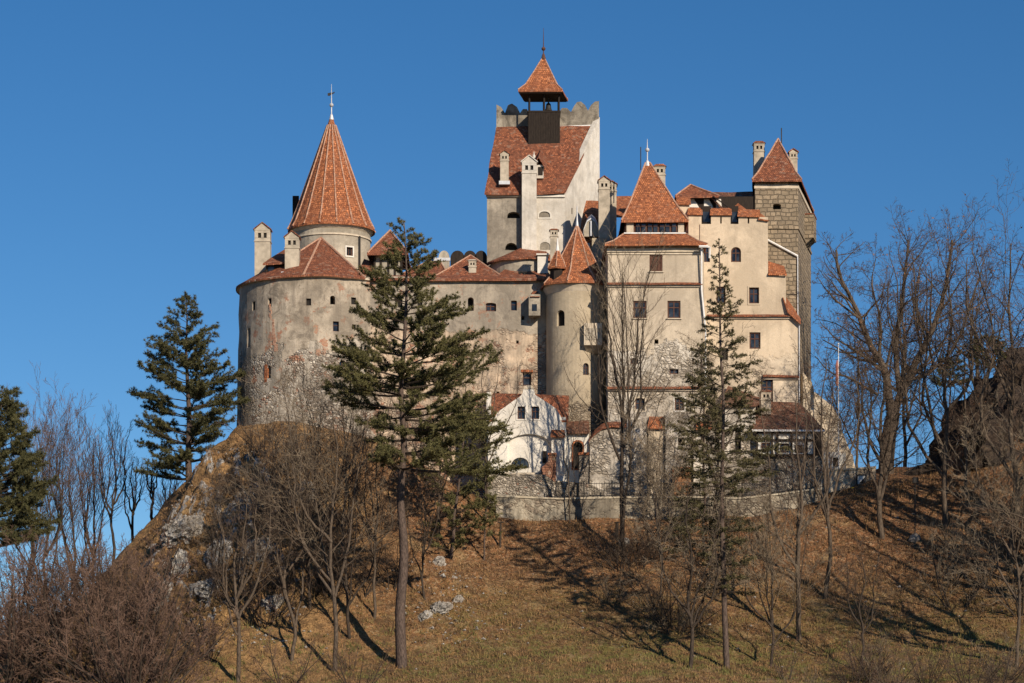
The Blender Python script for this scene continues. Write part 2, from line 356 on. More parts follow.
def rect_ring(pxl, pxr, yf, yb, z, front_px=True):
    xl, xr = X(pxl, yf), X(pxr, yf)
    return [Vector((xl, yf, z)), Vector((xr, yf, z)), Vector((xr, yb, z)), Vector((xl, yb, z))]

class Flat:
    def __init__(s, a, b): s.a = (X(*a), a[1]); s.b = (X(*b), b[1])
    def hit(s, px):
        k = (px - CX) / F; (xa, ya), (xb, yb) = s.a, s.b
        y = (xa * (yb - ya) - ya * (xb - xa)) / (k * (yb - ya) - (xb - xa))
        u = Vector((xb - xa, yb - ya, 0)).normalized(); n = Vector((u.y, -u.x, 0))
        if n.dot(Vector((k, 1, 0))) > 0: n = -n
        return Vector((k * y, y, 0)), n
class Round:
    def __init__(s, px, Y, r): s.c = (X(px, Y), Y); s.r = r
    def hit(s, px):
        k = (px - CX) / F; cx, cy = s.c
        A = k * k + 1; B = -2 * (k * cx + cy); C = cx * cx + cy * cy - s.r ** 2
        D = max(B * B - 4 * A * C, 0); y = (-B - math.sqrt(D)) / (2 * A)
        p = Vector((k * y, y, 0)); return p, Vector((p.x - cx, p.y - cy, 0)).normalized()

def arch_pts(w, h, arch):
    """opening outline (u, z) centred"""
    if not arch: return [(-w / 2, -h / 2), (w / 2, -h / 2), (w / 2, h / 2), (-w / 2, h / 2)]
    rise = arch * w / 2; pts = [(-w / 2, -h / 2), (w / 2, -h / 2)]
    for i in range(0, 9):
        t = math.pi * i / 8; pts.append((math.cos(t) * w / 2, h / 2 - rise + math.sin(t) * rise))
    return pts
def extr(bm, pts, c, u, n, d0, d1):
    zz = Vector((0, 0, 1))
    solid(bm, [c + u * a + zz * b + n * d0 for a, b in pts], [c + u * a + zz * b + n * d1 for a, b in pts])

class Wall:
    """a solid wall body with real openings cut into it"""
    def __init__(s, th, bm, mat, name='wall'):
        s.th = th; s.bm = bm; s.mat = mat; s.name = name; s.cut = bmesh.new(); s.n = 0; s.pending = []
    def window(s, surf, px, py, w, h, arch=0, style='glazed', depth=0.22, surround=None, sill=False, mull=(1, 1)):
        p, n = surf.hit(px); Y = p.y; c = Vector((p.x, p.y, Z(py, Y))); w = w * Y / F; h = h * Y / F
        u = Vector((-n.y, n.x, 0)); pts = arch_pts(w, h, arch)
        if style == 'hole': depth = 0.7
        extr(s.cut, pts, c, u, n, 0.6, -depth - 0.12); s.n += 1
        s.pending.append((c, u, n, w, h, arch, style, depth, surround, sill, mull))
    def build(s):
        if s.n:
            me = bpy.data.meshes.new('t'); s.bm.to_mesh(me); a = bpy.data.objects.new('t', me); col.objects.link(a)
            mc = bpy.data.meshes.new('c'); s.cut.to_mesh(mc); b = bpy.data.objects.new('c', mc); col.objects.link(b)
            md = a.modifiers.new('b', 'BOOLEAN'); md.operation = 'DIFFERENCE'; md.solver = 'EXACT'; md.object = b
            dg = bpy.context.evaluated_depsgraph_get(); ev = a.evaluated_get(dg)
            res = bpy.data.meshes.new_from_object(ev)
            bpy.data.objects.remove(a); bpy.data.objects.remove(b); bpy.data.meshes.remove(me); bpy.data.meshes.remove(mc)
            bm = bmesh.new(); bm.from_mesh(res); bpy.data.meshes.remove(res)
            if bm.loops.layers.uv.active: bm.loops.layers.uv.remove(bm.loops.layers.uv.active)
        else: bm = s.bm
        auto_uv(bm)
        wo_ = s.th.part(s.name, bm, s.mat); s.cut.free()
        zz = Vector((0, 0, 1))
        for (c, u, n, w, h, arch, style, depth, surround, sill, mull) in s.pending:
            if style == 'hole':
                b = bmesh.new(); extr(b, arch_pts(w * 1.0, h * 1.0, arch), c, u, n, -depth, -depth - 0.1)
                s.th.part('opening', b, 'dark')
                continue
            fw = min(0.12, w * 0.13); b = bmesh.new(); d0, d1 = -depth + 0.05, -depth - 0.03
            outer = arch_pts(w, h, arch); inner = [(a * (w - 2 * fw) / w, q * (h - 2 * fw) / h) for a, q in outer]; m = len(outer)
            rings = [[b.verts.new(c + u * a + zz * q + n * d) for a, q in pts] for pts, d in ((outer, d1), (outer, d0), (inner, d0), (inner, d1))]
            for i in range(4):
                r0, r1 = rings[i], rings[(i + 1) % 4]
                for j in range(m): b.faces.new((r0[j], r0[(j + 1) % m], r1[(j + 1) % m], r1[j]))
            bmesh.ops.recalc_face_normals(b, faces=b.faces[:])
            for i in range(mull[0]):
                a = -w / 2 + w * (i + 1) / (mull[0] + 1); boxc(b, c + u * a + n * (d0 + d1) / 2, u, n, fw * 0.7, 0.06, h - 1.9 * fw)
            for i in range(mull[1]):
                q = h / 2 - h * (i + 1) / (mull[1] + 1) + (h * 0.12 if mull[1] == 1 else 0)
                boxc(b, c + zz * q + n * (d0 + d1) / 2, u, n, w - 1.9 * fw, 0.055, fw * 0.7)
            fo = s.th.part('window', b, {'glazed': 'brownwood', 'shutter': 'brownwood', 'white': 'whitemetal', 'dark': 'wood'}[style])
            b = bmesh.new(); extr(b, inner, c, u, n, -depth - 0.005, -depth - 0.02)
            s.th.part('pane' if style != 'shutter' else 'shutter', b, 'brownwood' if style == 'shutter' else ('dark' if style == 'dark' else 'glass'), fo)
            if surround:
                b = bmesh.new(); so_ = [(a * (w + 0.24) / w, q * (h + 0.24) / h) for a, q in outer]
                rings = [[b.verts.new(c + u * a + zz * q + n * d) for a, q in pts] for pts, d in ((so_, -0.02), (so_, 0.05), (outer, 0.05), (outer, -0.02))]
                for i in range(4):
                    r0, r1 = rings[i], rings[(i + 1) % 4]
                    for j in range(m): b.faces.new((r0[j], r0[(j + 1) % m], r1[(j + 1) % m], r1[j]))
                bmesh.ops.recalc_face_normals(b, faces=b.faces[:])
                s.th.part('window_surround', b, surround, fo)
            if sill:
                b = bmesh.new(); boxc(b, c - zz * (h / 2 + 0.04) + n * 0.04, u, n, w + 0.2, 0.16, 0.08); s.th.part('sill', b, 'mould', fo)
        return wo_

def chimney(th, px, py_top, py_bot, Y, wpx, d=0.9, mat='chimney', cap='gable', parent=None, capmat='tile'):
    """chimney stack with ledge, smoke openings and a tiled cap"""
    w = wpx * Y / F; x = X(px, Y); z0, z1 = Z(py_bot, Y), Z(py_top, Y); ch = z1 - z0
    c = lambda z: Vector((x, Y, z)); u = Vector((1, 0, 0)); n = Vector((0, -1, 0))
    hc = w * 0.5 if cap == 'gable' else w * 0.32
    b = bmesh.new(); ht = z1 - hc
    boxc(b, c((z0 + ht - 0.75 * w) / 2), u, n, w, d, ht - 0.75 * w - z0)
    boxc(b, c(ht - 0.72 * w), u, n, w + 0.1, d + 0.1, 0.08)
    s_ = w * 0.2
    q0 = 0.12 * w      # two small smoke holes a side
    boxc(b, c(ht - 0.62 * w), u, n, w, d, 0.22 * w); boxc(b, c(ht - 0.09 * w), u, n, w, d, 0.20 * w)
    for sx, ww in ((-1, .22), (0, .16), (1, .22)):
        boxc(b, c(ht - 0.355 * w) + u * sx * (w / 2 - .11 * w - .002), u, n, ww * w, d, 0.34 * w)
    boxc(b, c(ht + 0.0), u, n, w + 0.04, d + 0.04, 0.10)
    co = th.part('chimney', b, mat, parent)
    b = bmesh.new(); boxc(b, c(ht - 0.355 * w), u, n, w * 0.9, max(d - .3, .1), 0.33 * w); th.part('smoke_opening', b, 'dark', co if parent is None else parent)
    b = bmesh.new(); e = 0.10
    if cap == 'gable':
        pr = [Vector((x - w / 2, 0, ht + 0.045)), Vector((x + w / 2, 0, ht + 0.045)), Vector((x, 0, z1 - .06))]
        solid(b, [p + Vector((0, Y - d / 2, 0)) for p in pr], [p + Vector((0, Y + d / 2, 0)) for p in pr]); th.part('pediment', b, mat, co if parent is None else parent); b = bmesh.new()
        for sg in (-1, 1):
            pr = [Vector((x + sg * (w / 2 + e), 0, ht + .0)), Vector((x, 0, z1 - .05)), Vector((x, 0, z1 + .03)), Vector((x + sg * (w / 2 + e), 0, ht + .09))]
            solid(b, [p + Vector((sg * .002, Y - d / 2 - e, 0)) for p in pr], [p + Vector((sg * .002, Y + d / 2 + e, 0)) for p in pr])
    elif cap == 'prism':
        pr = [Vector((x - w / 2 - e, 0, ht + 0.05)), Vector((x + w / 2 + e, 0, ht + 0.05)), Vector((x, 0, z1))]
        solid(b, [p + Vector((0, Y - d / 2 - e, 0)) for p in pr], [p + Vector((0, Y + d / 2 + e, 0)) for p in pr])
    else:
        lo = [(x - w / 2 - e, Y - d / 2 - e), (x + w / 2 + e, Y - d / 2 - e), (x + w / 2 + e, Y + d / 2 + e), (x - w / 2 - e, Y + d / 2 + e)]
        hi = [(x - w / 3, Y - d / 4), (x + w / 3, Y - d / 4), (x + w / 3, Y + d / 4), (x - w / 3, Y + d / 4)]
        solid(b, [(a, q, ht + 0.05) for a, q in lo], [(a, q, z1) for a, q in hi])
    th.part('chimney_cap', b, capmat, co if parent is None else parent)
    return co

def finial(th, x, y, z0, z1, ball=0.45, r=0.05, vane=None, mat='lead'):
    b = bmesh.new(); H = z1 - z0
    lathe(b, (x, y), [(0.22, z0 - 0.25), (0.12, z0 + 0.15), (r, z0 + 0.3), (r, z0 + H * ball - 0.18)], 8)
    lathe(b, (x, y), [(0.03, z0 + H * ball - 0.20), (0.15, z0 + H * ball - 0.10), (0.19, z0 + H * ball), (0.15, z0 + H * ball + 0.10), (0.03, z0 + H * ball + 0.20)], 10)
    tube(b, [(x, y, z0 + H * ball + 0.15), (x, y, z1)], r, 6, 0.015)
    f = th.part('finial', b, mat, smooth=False)
    if vane:
        b = bmesh.new(); zc = z0 + H * vane
        pts = [(-0.34, -0.14), (-0.18, -0.18), (-0.08, -0.08), (0.08, -0.03), (0.28, 0.10), (0.25, 0.18), (0.10, 0.10), (-0.05, 0.12), (-0.20, 0.08), (-0.33, 0.06)]
        solid(b, [(x + a, y - 0.02, zc + q) for a, q in pts], [(x + a, y + 0.02, zc + q) for a, q in pts])
        th.part('weather_vane', b, 'iron', f)

# ---------------------------------------------------------------- the hill: one sheet out to the horizon
ctrl = []
def cp(Y, *pp):
    for px, py in pp: ctrl.append((X(px, Y), Y, Z(py, Y)))
cp(150, (-200, 715), (0, 712), (200, 706), (400, 704), (512, 700), (700, 702), (900, 700), (1100, 690), (1300, 680))
cp(165, (-150, 712), (0, 700), (150, 688), (280, 676), (402, 672), (512, 668), (620, 668), (727, 671), (860, 672), (960, 655), (1040, 640), (1200, 600))
cp(178, (-100, 690), (0, 665), (70, 650), (140, 605), (210, 580), (300, 575), (400, 585), (512, 598), (620, 598), (727, 598), (820, 592), (900, 580), (980, 560), (1060, 525), (1200, 480))
cp(186, (-80, 680), (0, 640), (80, 612), (140, 560), (190, 520), (260, 505), (330, 515), (400, 535), (450, 548), (512, 550), (620, 548), (727, 548), (820, 535), (890, 525), (960, 500), (1020, 470), (1100, 440))
cp(190, (-80, 680), (60, 618), (120, 570), (165, 528), (215, 482), (260, 462), (330, 470), (400, 500), (450, 512), (500, 516), (560, 520), (640, 518), (727, 516), (800, 510), (850, 502), (900, 492), (950, 480), (1020, 445))
cp(193.5, (238, 436), (290, 430), (340, 436), (400, 460), (440, 480))
cp(196, (-60, 690), (40, 640), (100, 592), (150, 530), (190, 492), (225, 450), (480, 500), (560, 500), (660, 500), (760, 499), (830, 490), (870, 478), (930, 472), (985, 430), (1060, 400))
cp(201, (150, 520), (190, 490), (225, 450), (240, 433), (330, 433), (500, 497), (700, 497), (830, 490), (870, 472), (905, 468), (935, 470), (985, 425), (1060, 392))
cp(212, (100, 620), (180, 530), (240, 450), (330, 440), (500, 500), (700, 500), (830, 500), (870, 478), (930, 478), (1000, 430), (1100, 400))
cp(230, (-50, 712), (100, 700), (240, 560), (500, 560), (700, 560), (870, 560), (930, 560), (1060, 500), (1200, 450))
cp(255, (-100, 716), (200, 700), (500, 700), (800, 700), (1000, 690), (1300, 650))
C_ = np.array(ctrl); cxy = C_[:, :2]; cz = C_[:, 2]
def _tps(d2): return np.where(d2 > 1e-9, 0.5 * d2 * np.log(np.maximum(d2, 1e-12)), 0.0)
_s = 20.0; tq_ = cxy / _s; nC = len(tq_)
d2 = ((tq_[:, None] - tq_[None]) ** 2).sum(-1); Kk = _tps(d2) + np.eye(nC) * 0.003
Pm = np.hstack([np.ones((nC, 1)), tq_]); Am = np.block([[Kk, Pm], [Pm.T, np.zeros((3, 3))]])
wts = np.linalg.solve(Am, np.concatenate([cz, np.zeros(3)]))
def smooth01(t): t = min(max(t, 0.0), 1.0); return t * t * (3 - 2 * t)
def tps_at(xy):
    q = np.atleast_2d(xy) / _s; d2 = ((q[:, None] - tq_[None]) ** 2).sum(-1)
    return _tps(d2) @ wts[:nC] + wts[nC] + q @ wts[nC + 1:]
def wgt(x, y):
    return smooth01((y - 135) / 20) * smooth01((262 - y) / 25) * smooth01((78 - abs(x)) / 22)
def rockiness(x, y, z=None):
    """where limestone breaks through the turf: the steep left flank and some small outcrops"""
    px = CX + x * F / y; n = noise.noise(Vector((x * .13, y * .13, 3.1)))
    a = smooth01((px - 110) / 60) * smooth01((345 - px) / 90) * smooth01((y - 168) / 8) * smooth01((193 - y) / 4)
    a2 = 0.42 * smooth01((px - 395) / 25) * smooth01((505 - px) / 40) * smooth01((y - 168) / 5) * smooth01((184 - y) / 5)
    a3 = smooth01((px - 900) / 60) * smooth01((y - 186) / 5) * .7
    return max(a, a2, a3) * smooth01((n + .30) / .30)
def rock_show(x, y):      # the stone is bare where it stands proud
    r = rockiness(x, y)
    if r < .02: return 0.0
    v = Vector((x, y, 0)); w_ = v * 0.55 + noise.noise_vector(v * .3) * .8
    rg = 1 - abs(noise.noise(w_)) * 2; rg2 = 1 - abs(noise.noise(w_ * 2.7 + Vector((5, 5, 5)))) * 2
    return r * max(0.0, min(1.0, (rg * .65 + rg2 * .55 + noise.noise(v * 3.3) * .35 - .90) * 3.5))
def relief(x, y):
    v = Vector((x, y, 0)); r = rockiness(x, y)
    px = CX + x * F / y; fl = smooth01((330 - px) / 80) * smooth01((px + 40) / 120) * smooth01((y - 165) / 8)
    h = fl * (noise.noise(v * .22 + Vector((3, 8, 0))) * 1.3 + abs(noise.noise(v * .6)) * .7) + noise.noise(v * .12) * .5 + noise.noise(v * .5) * .14 + noise.noise(v * 1.7) * .05
    if r > 0.02:
        w_ = v * 0.55 + noise.noise_vector(v * .3) * .8
        rg = 1 - abs(noise.noise(w_)) * 2; rg2 = 1 - abs(noise.noise(w_ * 2.7 + Vector((5, 5, 5)))) * 2
        h += r * (rg * 1.4 + rg2 * .95 + noise.noise(v * 3.3) * .38)
    return h
def flatten_in_castle(x, y):
    return 1.0
def ground(x, y):
    w_ = wgt(x, y)
    z = float(tps_at((x, y))[0]) * w_ + (1 - w_) * (-1.9)
    return z + relief(x, y) * max(w_, .15)
def grid_axis(core0, core1, step, far0, far1):
    a = list(np.arange(core0, core1 + .01, step)); s_ = step
    l = []; q = core0
    while q > far0: s_ *= 1.22; q -= s_; l.append(q)
    s_ = step; r = []; q = core1
    while q < far1: s_ *= 1.22; q += s_; r.append(q)
    return l[::-1] + a + r
gx = grid_axis(-43, 44, .27, -5000, 5000); gy = grid_axis(160, 203, .27, -300, 9000)
GX, GY = np.meshgrid(gx, gy); pts_ = np.stack([GX.ravel(), GY.ravel()], 1); zt = np.empty(len(pts_))
for i in range(0, len(pts_), 4000):
    q = pts_[i:i + 4000]; zt[i:i + 4000] = tps_at(np.clip(q, [-110, 120], [110, 280]))
vs = []
for (x, y), z in zip(pts_, zt):
    w_ = wgt(x, y); vs.append((x, y, z * w_ + (1 - w_) * (-1.9 - 0 * x) + (relief(x, y) * max(w_, .15) if abs(x) < 120 and 100 < y < 280 else 0)))
nx_, ny_ = len(gx), len(gy); me = bpy.data.meshes.new('ground')
me.from_pydata(vs, [], [(j * nx_ + i, j * nx_ + i + 1, (j + 1) * nx_ + i + 1, (j + 1) * nx_ + i) for j in range(ny_ - 1) for i in range(nx_ - 1)])
ra = me.attributes.new('rock', 'FLOAT', 'POINT')
ra.data.foreach_set('value', [rock_show(x, y) if abs(x) < 60 and 150 < y < 215 else 0.0 for x, y in pts_])
k = N('leafy_turf_and_limestone'); p = k.pos()
n1 = k.noise(p, .16, 5, .6); n2 = k.noise(p, 1.3, 6, .7); n3 = k.noise(p, 8, 4, .75); n4 = k.noise(p, 3.0, 5, .7)
v8 = k.vor(p, 6.5); cc = k.n('SeparateColor'); k.l(v8.outputs['Color'], cc.inputs[0])
sp = k.n('SeparateXYZ'); k.l(p, sp.inputs[0])
leaf = k.mix(k.ramp(n3, [(.35, 0.), (.65, 1.)]), (0.13, 0.058, 0.024), (0.44, 0.21, 0.092))
leaf = k.mix(k.ramp(cc.outputs[0], [(.72, 0.), (.80, .8)]), leaf, (0.46, 0.30, 0.17)); leaf = k.mix(k.ramp(cc.outputs[1], [(.70, 0.), (.80, .7)]), leaf, (0.07, 0.045, 0.025))
dry = k.mix(k.ramp(n3, [(.35, 0.), (.62, 1.)]), (0.19, 0.105, 0.042), (0.48, 0.29, 0.125))
green = k.mix(k.ramp(n3, [(.35, 0.), (.65, 1.)]), (0.070, 0.080, 0.018), (0.20, 0.205, 0.05))
# dry hay-coloured turf on the left knoll, leaf litter to the right, green turf low down
gx_ = k.math('ADD', sp.outputs[0], k.math('MULTIPLY', k.math('SUBTRACT', n1, .5), 14))
c = k.mix(k.math('MULTIPLY', k.math('ADD', gx_, 14), .16, clamp=True), dry, leaf)
gz = k.math('ADD', sp.outputs[2], k.math('MULTIPLY', k.math('SUBTRACT', n4, .5), 9)); gm = k.ramp(k.math('MULTIPLY', k.math('SUBTRACT', 12.0, gz), .14, clamp=True), [(0., 0.), (1., .80)])
gm = k.math('MULTIPLY', gm, k.ramp(n1, [(.38, .35), (.58, 1.)])); gm = k.math('MULTIPLY', gm, k.ramp(n2, [(.38, .15), (.58, 1.)]))
gm = k.math('MULTIPLY', gm, k.math('MULTIPLY', k.math('ADD', sp.outputs[0], 12), .12, clamp=True))
c = k.mix(gm, c, green)
c = k.mix(k.ramp(n2, [(.38, .7), (.55, 0.)]), c, (0.075, 0.045, 0.024)); c = k.mix(k.ramp(k.noise(p, .5, 8, .72, .6), [(.36, .75), (.50, 0.)]), c, (0.085, 0.052, 0.026))
c = k.mix(k.ramp(k.noise(p, .38, 7, .7), [(.55, 0.), (.64, .45)]), c, (0.44, 0.31, 0.15))
at = k.n('Attribute', attribute_name='rock'); ge = k.n('NewGeometry'); sn = k.n('SeparateXYZ'); k.l(ge.outputs['Normal'], sn.inputs[0])
steep = k.ramp(k.math('ADD', sn.outputs[2], k.math('MULTIPLY', k.math('SUBTRACT', n4, .5), .7)), [(.60, 1.), (.72, 0.)])
rock = k.mix(k.ramp(n4, [(.38, 0.), (.6, 1.)]), (0.16, 0.14, 0.12), (0.60, 0.56, 0.50)); rock = k.mix(k.ramp(k.noise(p, 5, 5, .8), [(.5, 0.), (.62, .6)]), rock, (.06, .05, .042))
rm = k.ramp(k.noise(k.scale(p, (1, .6, .45)), .9, 6, .72, .6), [(.36, 0.), (.44, 1.)]); rm = k.math('MULTIPLY', rm, k.ramp(at.outputs['Fac'], [(.22, 0.), (.34, 1.)]))
c = k.mix(rm, c, rock)
k.base(c); k.bump(k.math('ADD', n3, k.math('MULTIPLY', n4, 1.5)), .9, .16)
M['ground'] = k.m; me.materials.append(k.m); me.polygons.foreach_set('use_smooth', [True] * len(me.polygons))
go = bpy.data.objects.new('ground', me); col.objects.link(go); go['kind'] = 'structure'

def ground_hit(px, py, y0=150.0, y1=215.0):
    """where the line of sight of a pixel meets the hill"""
    y = y0
    while y < y1:
        if ground(X(px, y), y) >= Z(py, y): break
        y += .5
    return Vector((X(px, y), y, ground(X(px, y), y)))

# ---- limestone outcrops
def rock_bm(rx, ry, rz, seed, sub=4, sharp=1.0):
    b = bmesh.new(); bmesh.ops.create_icosphere(b, subdivisions=sub, radius=1); o = Vector((seed * 3.7, seed * 1.3, seed))
    for v in b.verts:
        d = v.co.copy(); n1 = noise.noise(d * 1.1 + o); n2 = 1 - 2 * abs(noise.noise(d * 2.3 + o)); n3 = noise.noise(d * 6 + o); n4 = 1 - 2 * abs(noise.noise(d * 5 + o))
        n5 = 1 - 2 * abs(noise.noise(d * 11 + o)); s_ = 1 + (.35 * n1 + .30 * n2 * sharp + .08 * n3 + .17 * n4 * sharp + .07 * n5 * sharp); v.co = Vector((d.x * rx, d.y * ry, d.z * rz)) * s_ + Vector((.35, 0, 0)) * d.z * rx * sharp
    return b
def rock_mat(name, a, b_, dk, mossy=.3):
    k = N(name); p = k.pos(); n = k.noise(p, 1.2, 6, .75); m_ = k.noise(p, 5, 5, .75); q = k.noise(k.scale(p, (1.5, 1.5, .5)), 2.2, 5, .7)
    c = k.mix(k.ramp(n, [(.4, 0.), (.6, 1.)]), a, b_); c = k.mix(k.ramp(m_, [(.48, 0.), (.60, .8)]), c, dk); c = k.mix(k.ramp(q, [(.52, 0.), (.62, .6)]), c, dk)
    c = k.mix(k.ramp(k.noise(p, .6, 4), [(.5, 0.), (.6, mossy)]), c, (.16, .10, .045)); k.base(c); k.bump(k.math('ADD', n, m_), 1.0, .12); return k.m
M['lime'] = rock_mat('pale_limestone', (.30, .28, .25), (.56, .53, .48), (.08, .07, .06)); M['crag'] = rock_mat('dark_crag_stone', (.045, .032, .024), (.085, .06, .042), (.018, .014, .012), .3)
for i, (px, py, w_, h_, lb) in enumerate([
    (182, 535, 26, 20, 'pale limestone outcrop under the left pine, highest one on the flank'), (205, 604, 24, 14, 'wide pale limestone shelf low on the left flank'),
    (218, 560, 18, 22, 'pale limestone rib in the middle of the left flank'), (258, 556, 20, 18, 'limestone outcrop half hidden by bare bushes below the bastion'),
    (160, 600, 18, 20, 'small leaning limestone rock at the far left of the flank'), (300, 500, 20, 16, 'grey limestone rock in shade right below the bastion'),
    (272, 606, 16, 12, 'flat limestone slab behind thin grey trunks'), (178, 570, 12, 24, 'narrow upright limestone tooth on the left flank'),
    (440, 610, 15, 9, 'low limestone ledge right of the big pine trunk'), (458, 603, 7, 8, 'small white boulder at the right end of the ledge'),
    (425, 620, 10, 7, 'low white boulder against the big pine trunk'), (438, 565, 10, 10, 'little grey rock on the slope beneath the young pine'),
    (240, 520, 22, 18, 'ragged limestone outcrop just below the grassy knoll')]):
    g = ground_hit(px, py); s_ = g.y / F; rr = (w_ * s_ / 2, w_ * s_ / 2.4, h_ * s_ / 2)
    b = rock_bm(rr[0], rr[1], rr[2] * 1.2, i + 1, 5, 1.5); bmesh.ops.translate(b, verts=b.verts, vec=g - Vector((0, 0, rr[2] * .35)))
    single('limestone_outcrop', lb, 'rock', b, 'lime', g, 'limestone outcrops on the hill')
g = Vector((X(1012, 200), 200, Z(468, 200)))
b = rock_bm(4.8, 5.0, 7.2, 31, 5, 1.0); bmesh.ops.translate(b, verts=b.verts, vec=g)
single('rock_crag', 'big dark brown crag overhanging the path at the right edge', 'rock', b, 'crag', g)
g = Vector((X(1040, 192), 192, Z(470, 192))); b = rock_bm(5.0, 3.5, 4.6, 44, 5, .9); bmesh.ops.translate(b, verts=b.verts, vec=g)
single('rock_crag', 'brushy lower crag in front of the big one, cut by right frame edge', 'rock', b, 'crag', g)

# small frost-broken stones lying under the outcrops and scattered over the turf
vs, fs = [], []; g_ = random.Random(4)
for i in range(900):
    if i < 620: px, y = g_.gauss(215, 55), g_.uniform(168, 191)
    elif i < 760: px, y = g_.gauss(445, 30), g_.uniform(170, 182)
    else: px, y = g_.uniform(120, 1020), g_.uniform(164, 189)
    x = X(px, y)
    if not 60 < px < 1030: continue
    z = ground(x, y); r_ = g_.uniform(.05, .16) * (1.6 if g_.random() < .12 else 1); n = len(vs)
    for sx, sy, sz in ((-1, 0, 0), (0, -1, .1), (1, 0, 0), (0, 1, 0), (.2, 0, .8), (0, 0, -.5)): vs.append((x + sx * r_ * g_.uniform(.6, 1.3), y + sy * r_ * g_.uniform(.6, 1.2), z + sz * r_ * g_.uniform(.7, 1.2) + .02))
    fs += [(n, n + 1, n + 4), (n + 1, n + 2, n + 4), (n + 2, n + 3, n + 4), (n + 3, n, n + 4), (n + 1, n, n + 5), (n + 2, n + 1, n + 5), (n + 3, n + 2, n + 5), (n, n + 3, n + 5)]
me = bpy.data.meshes.new('scree'); me.from_pydata(vs, [], fs); me.materials.append(M['lime']); o = bpy.data.objects.new('scree', me); col.objects.link(o); o['kind'] = 'stuff'; o['label'] = 'small pale broken stones scattered on the hillside'; o['category'] = 'scree'

# ---------------------------------------------------------------- the castle, wing by wing
def band(th, pxl, pxr, py, Y, h, proud, mat, name='cornice', parent=None, slope=0.0):
    b = bmesh.new(); z = Z(py, Y); x0, x1 = X(pxl, Y), X(pxr, Y)
    lo = [(x0, Y + 0.02, z - h / 2), (x1, Y + 0.02, z - h / 2), (x1, Y - proud, z - h / 2), (x0, Y - proud, z - h / 2)]
    hi = [(x0, Y + 0.02, z + h / 2 + slope), (x1, Y + 0.02, z + h / 2 + slope), (x1, Y - proud, z + h / 2), (x0, Y - proud, z + h / 2)]
    solid(b, lo, hi); auto_uv(b)
    return th.part(name, b, mat, parent)
def course(th, pxl, pxr, py, Y, name='tiled_string_course'):
    """stone ledge with a lean-to row of tiles on it"""
    band(th, pxl, pxr, py + 2.6, Y, 0.16, 0.14, 'mould', 'ledge')
    b = bmesh.new(); n = max(2, int((pxr - pxl) / 8)); x0, x1 = X(pxl, Y), X(pxr, Y); z = Z(py + 1.8, Y)
    solid(b, [(x0, Y + 0.02, z), (x1, Y + 0.02, z), (x1, Y - 0.34, z), (x0, Y - 0.34, z)], [(x0, Y + 0.02, z + 0.24), (x1, Y + 0.02, z + 0.24), (x1, Y - 0.34, z + 0.05), (x0, Y - 0.34, z + 0.05)])
    auto_uv(b); bmesh.ops.subdivide_edges(b, edges=[e for e in b.edges if abs(e.verts[0].co.x - e.verts[1].co.x) > 1], cuts=n); wobble(b, 0, 0.04)
    return th.part(name, b, 'tile')
def pipe(th, pts, r=0.07, mat='whitemetal', name='downpipe', parent=None):
    b = bmesh.new(); tube(b, [P(*p) for p in pts], r, 6); return th.part(name, b, mat, parent)

# ---- round west bastion
BX, BY = X(320, 202), 202.0; BR = 6.75; ez = Z(277, 195.2)
t = Thing('round_bastion', 'massive round grey bastion at left end of castle, bare rubble showing under flaking plaster', 'bastion', (BX, BY - BR, 23))
b = bmesh.new(); prof = [(7.15, 15), (6.95, 26), (6.82, 31), (6.75, ez - 0.5), (6.75, ez)]
lathe(b, (BX, BY), prof, 56)
bmesh.ops.subdivide_edges(b, edges=[e for e in b.edges if abs(e.verts[0].co.z - e.verts[1].co.z) > 1], cuts=5)
wobble(b, 0, 0.09, 0.6)
w = Wall(t, b, 'bastion'); s = Round(320, 202, BR)
for a in [(253.8, 306, 5, 9), (270, 302.5, 4.5, 8.5), (308.6, 302, 5, 7), (353.5, 301, 5.5, 7)]: w.window(s, *a, style='dark', depth=0.2, mull=(0, 0))
w.window(s, 332.6, 300, 5, 9, 1, 'hole'); w.window(s, 249.5, 338, 5, 19, 0, 'hole'); w.window(s, 270, 372, 5, 13, 1, 'hole')
w.window(s, 335.8, 326.5, 6, 10, 0, 'glazed', mull=(0, 1)); w.window(s, 353.8, 327, 4, 5, 0, 'hole'); w.window(s, 342.5, 364, 8, 7, 1, 'glazed', mull=(1, 0)); w.window(s, 382, 302, 5, 7, 0, 'dark')
w.build()
# brick jamb of the lower opening and the jagged crack with bared bricks
b = bmesh.new(); p, n = s.hit(266.8); u = Vector((-n.y, n.x, 0))
boxc(b, Vector((p.x, p.y, Z(374, p.y))) + n * 0.02, u, n, 0.28, 0.25, 1.5); t.part('brick_jamb', b, 'tileA')
b = bmesh.new(); lathe(b, (BX, BY), [(6.72, ez - 0.02), (6.98, ez + 0.0), (6.98, ez + 0.14), (6.72, ez + 0.16)], 56); t.part('eave_ledge', b, 'mould')
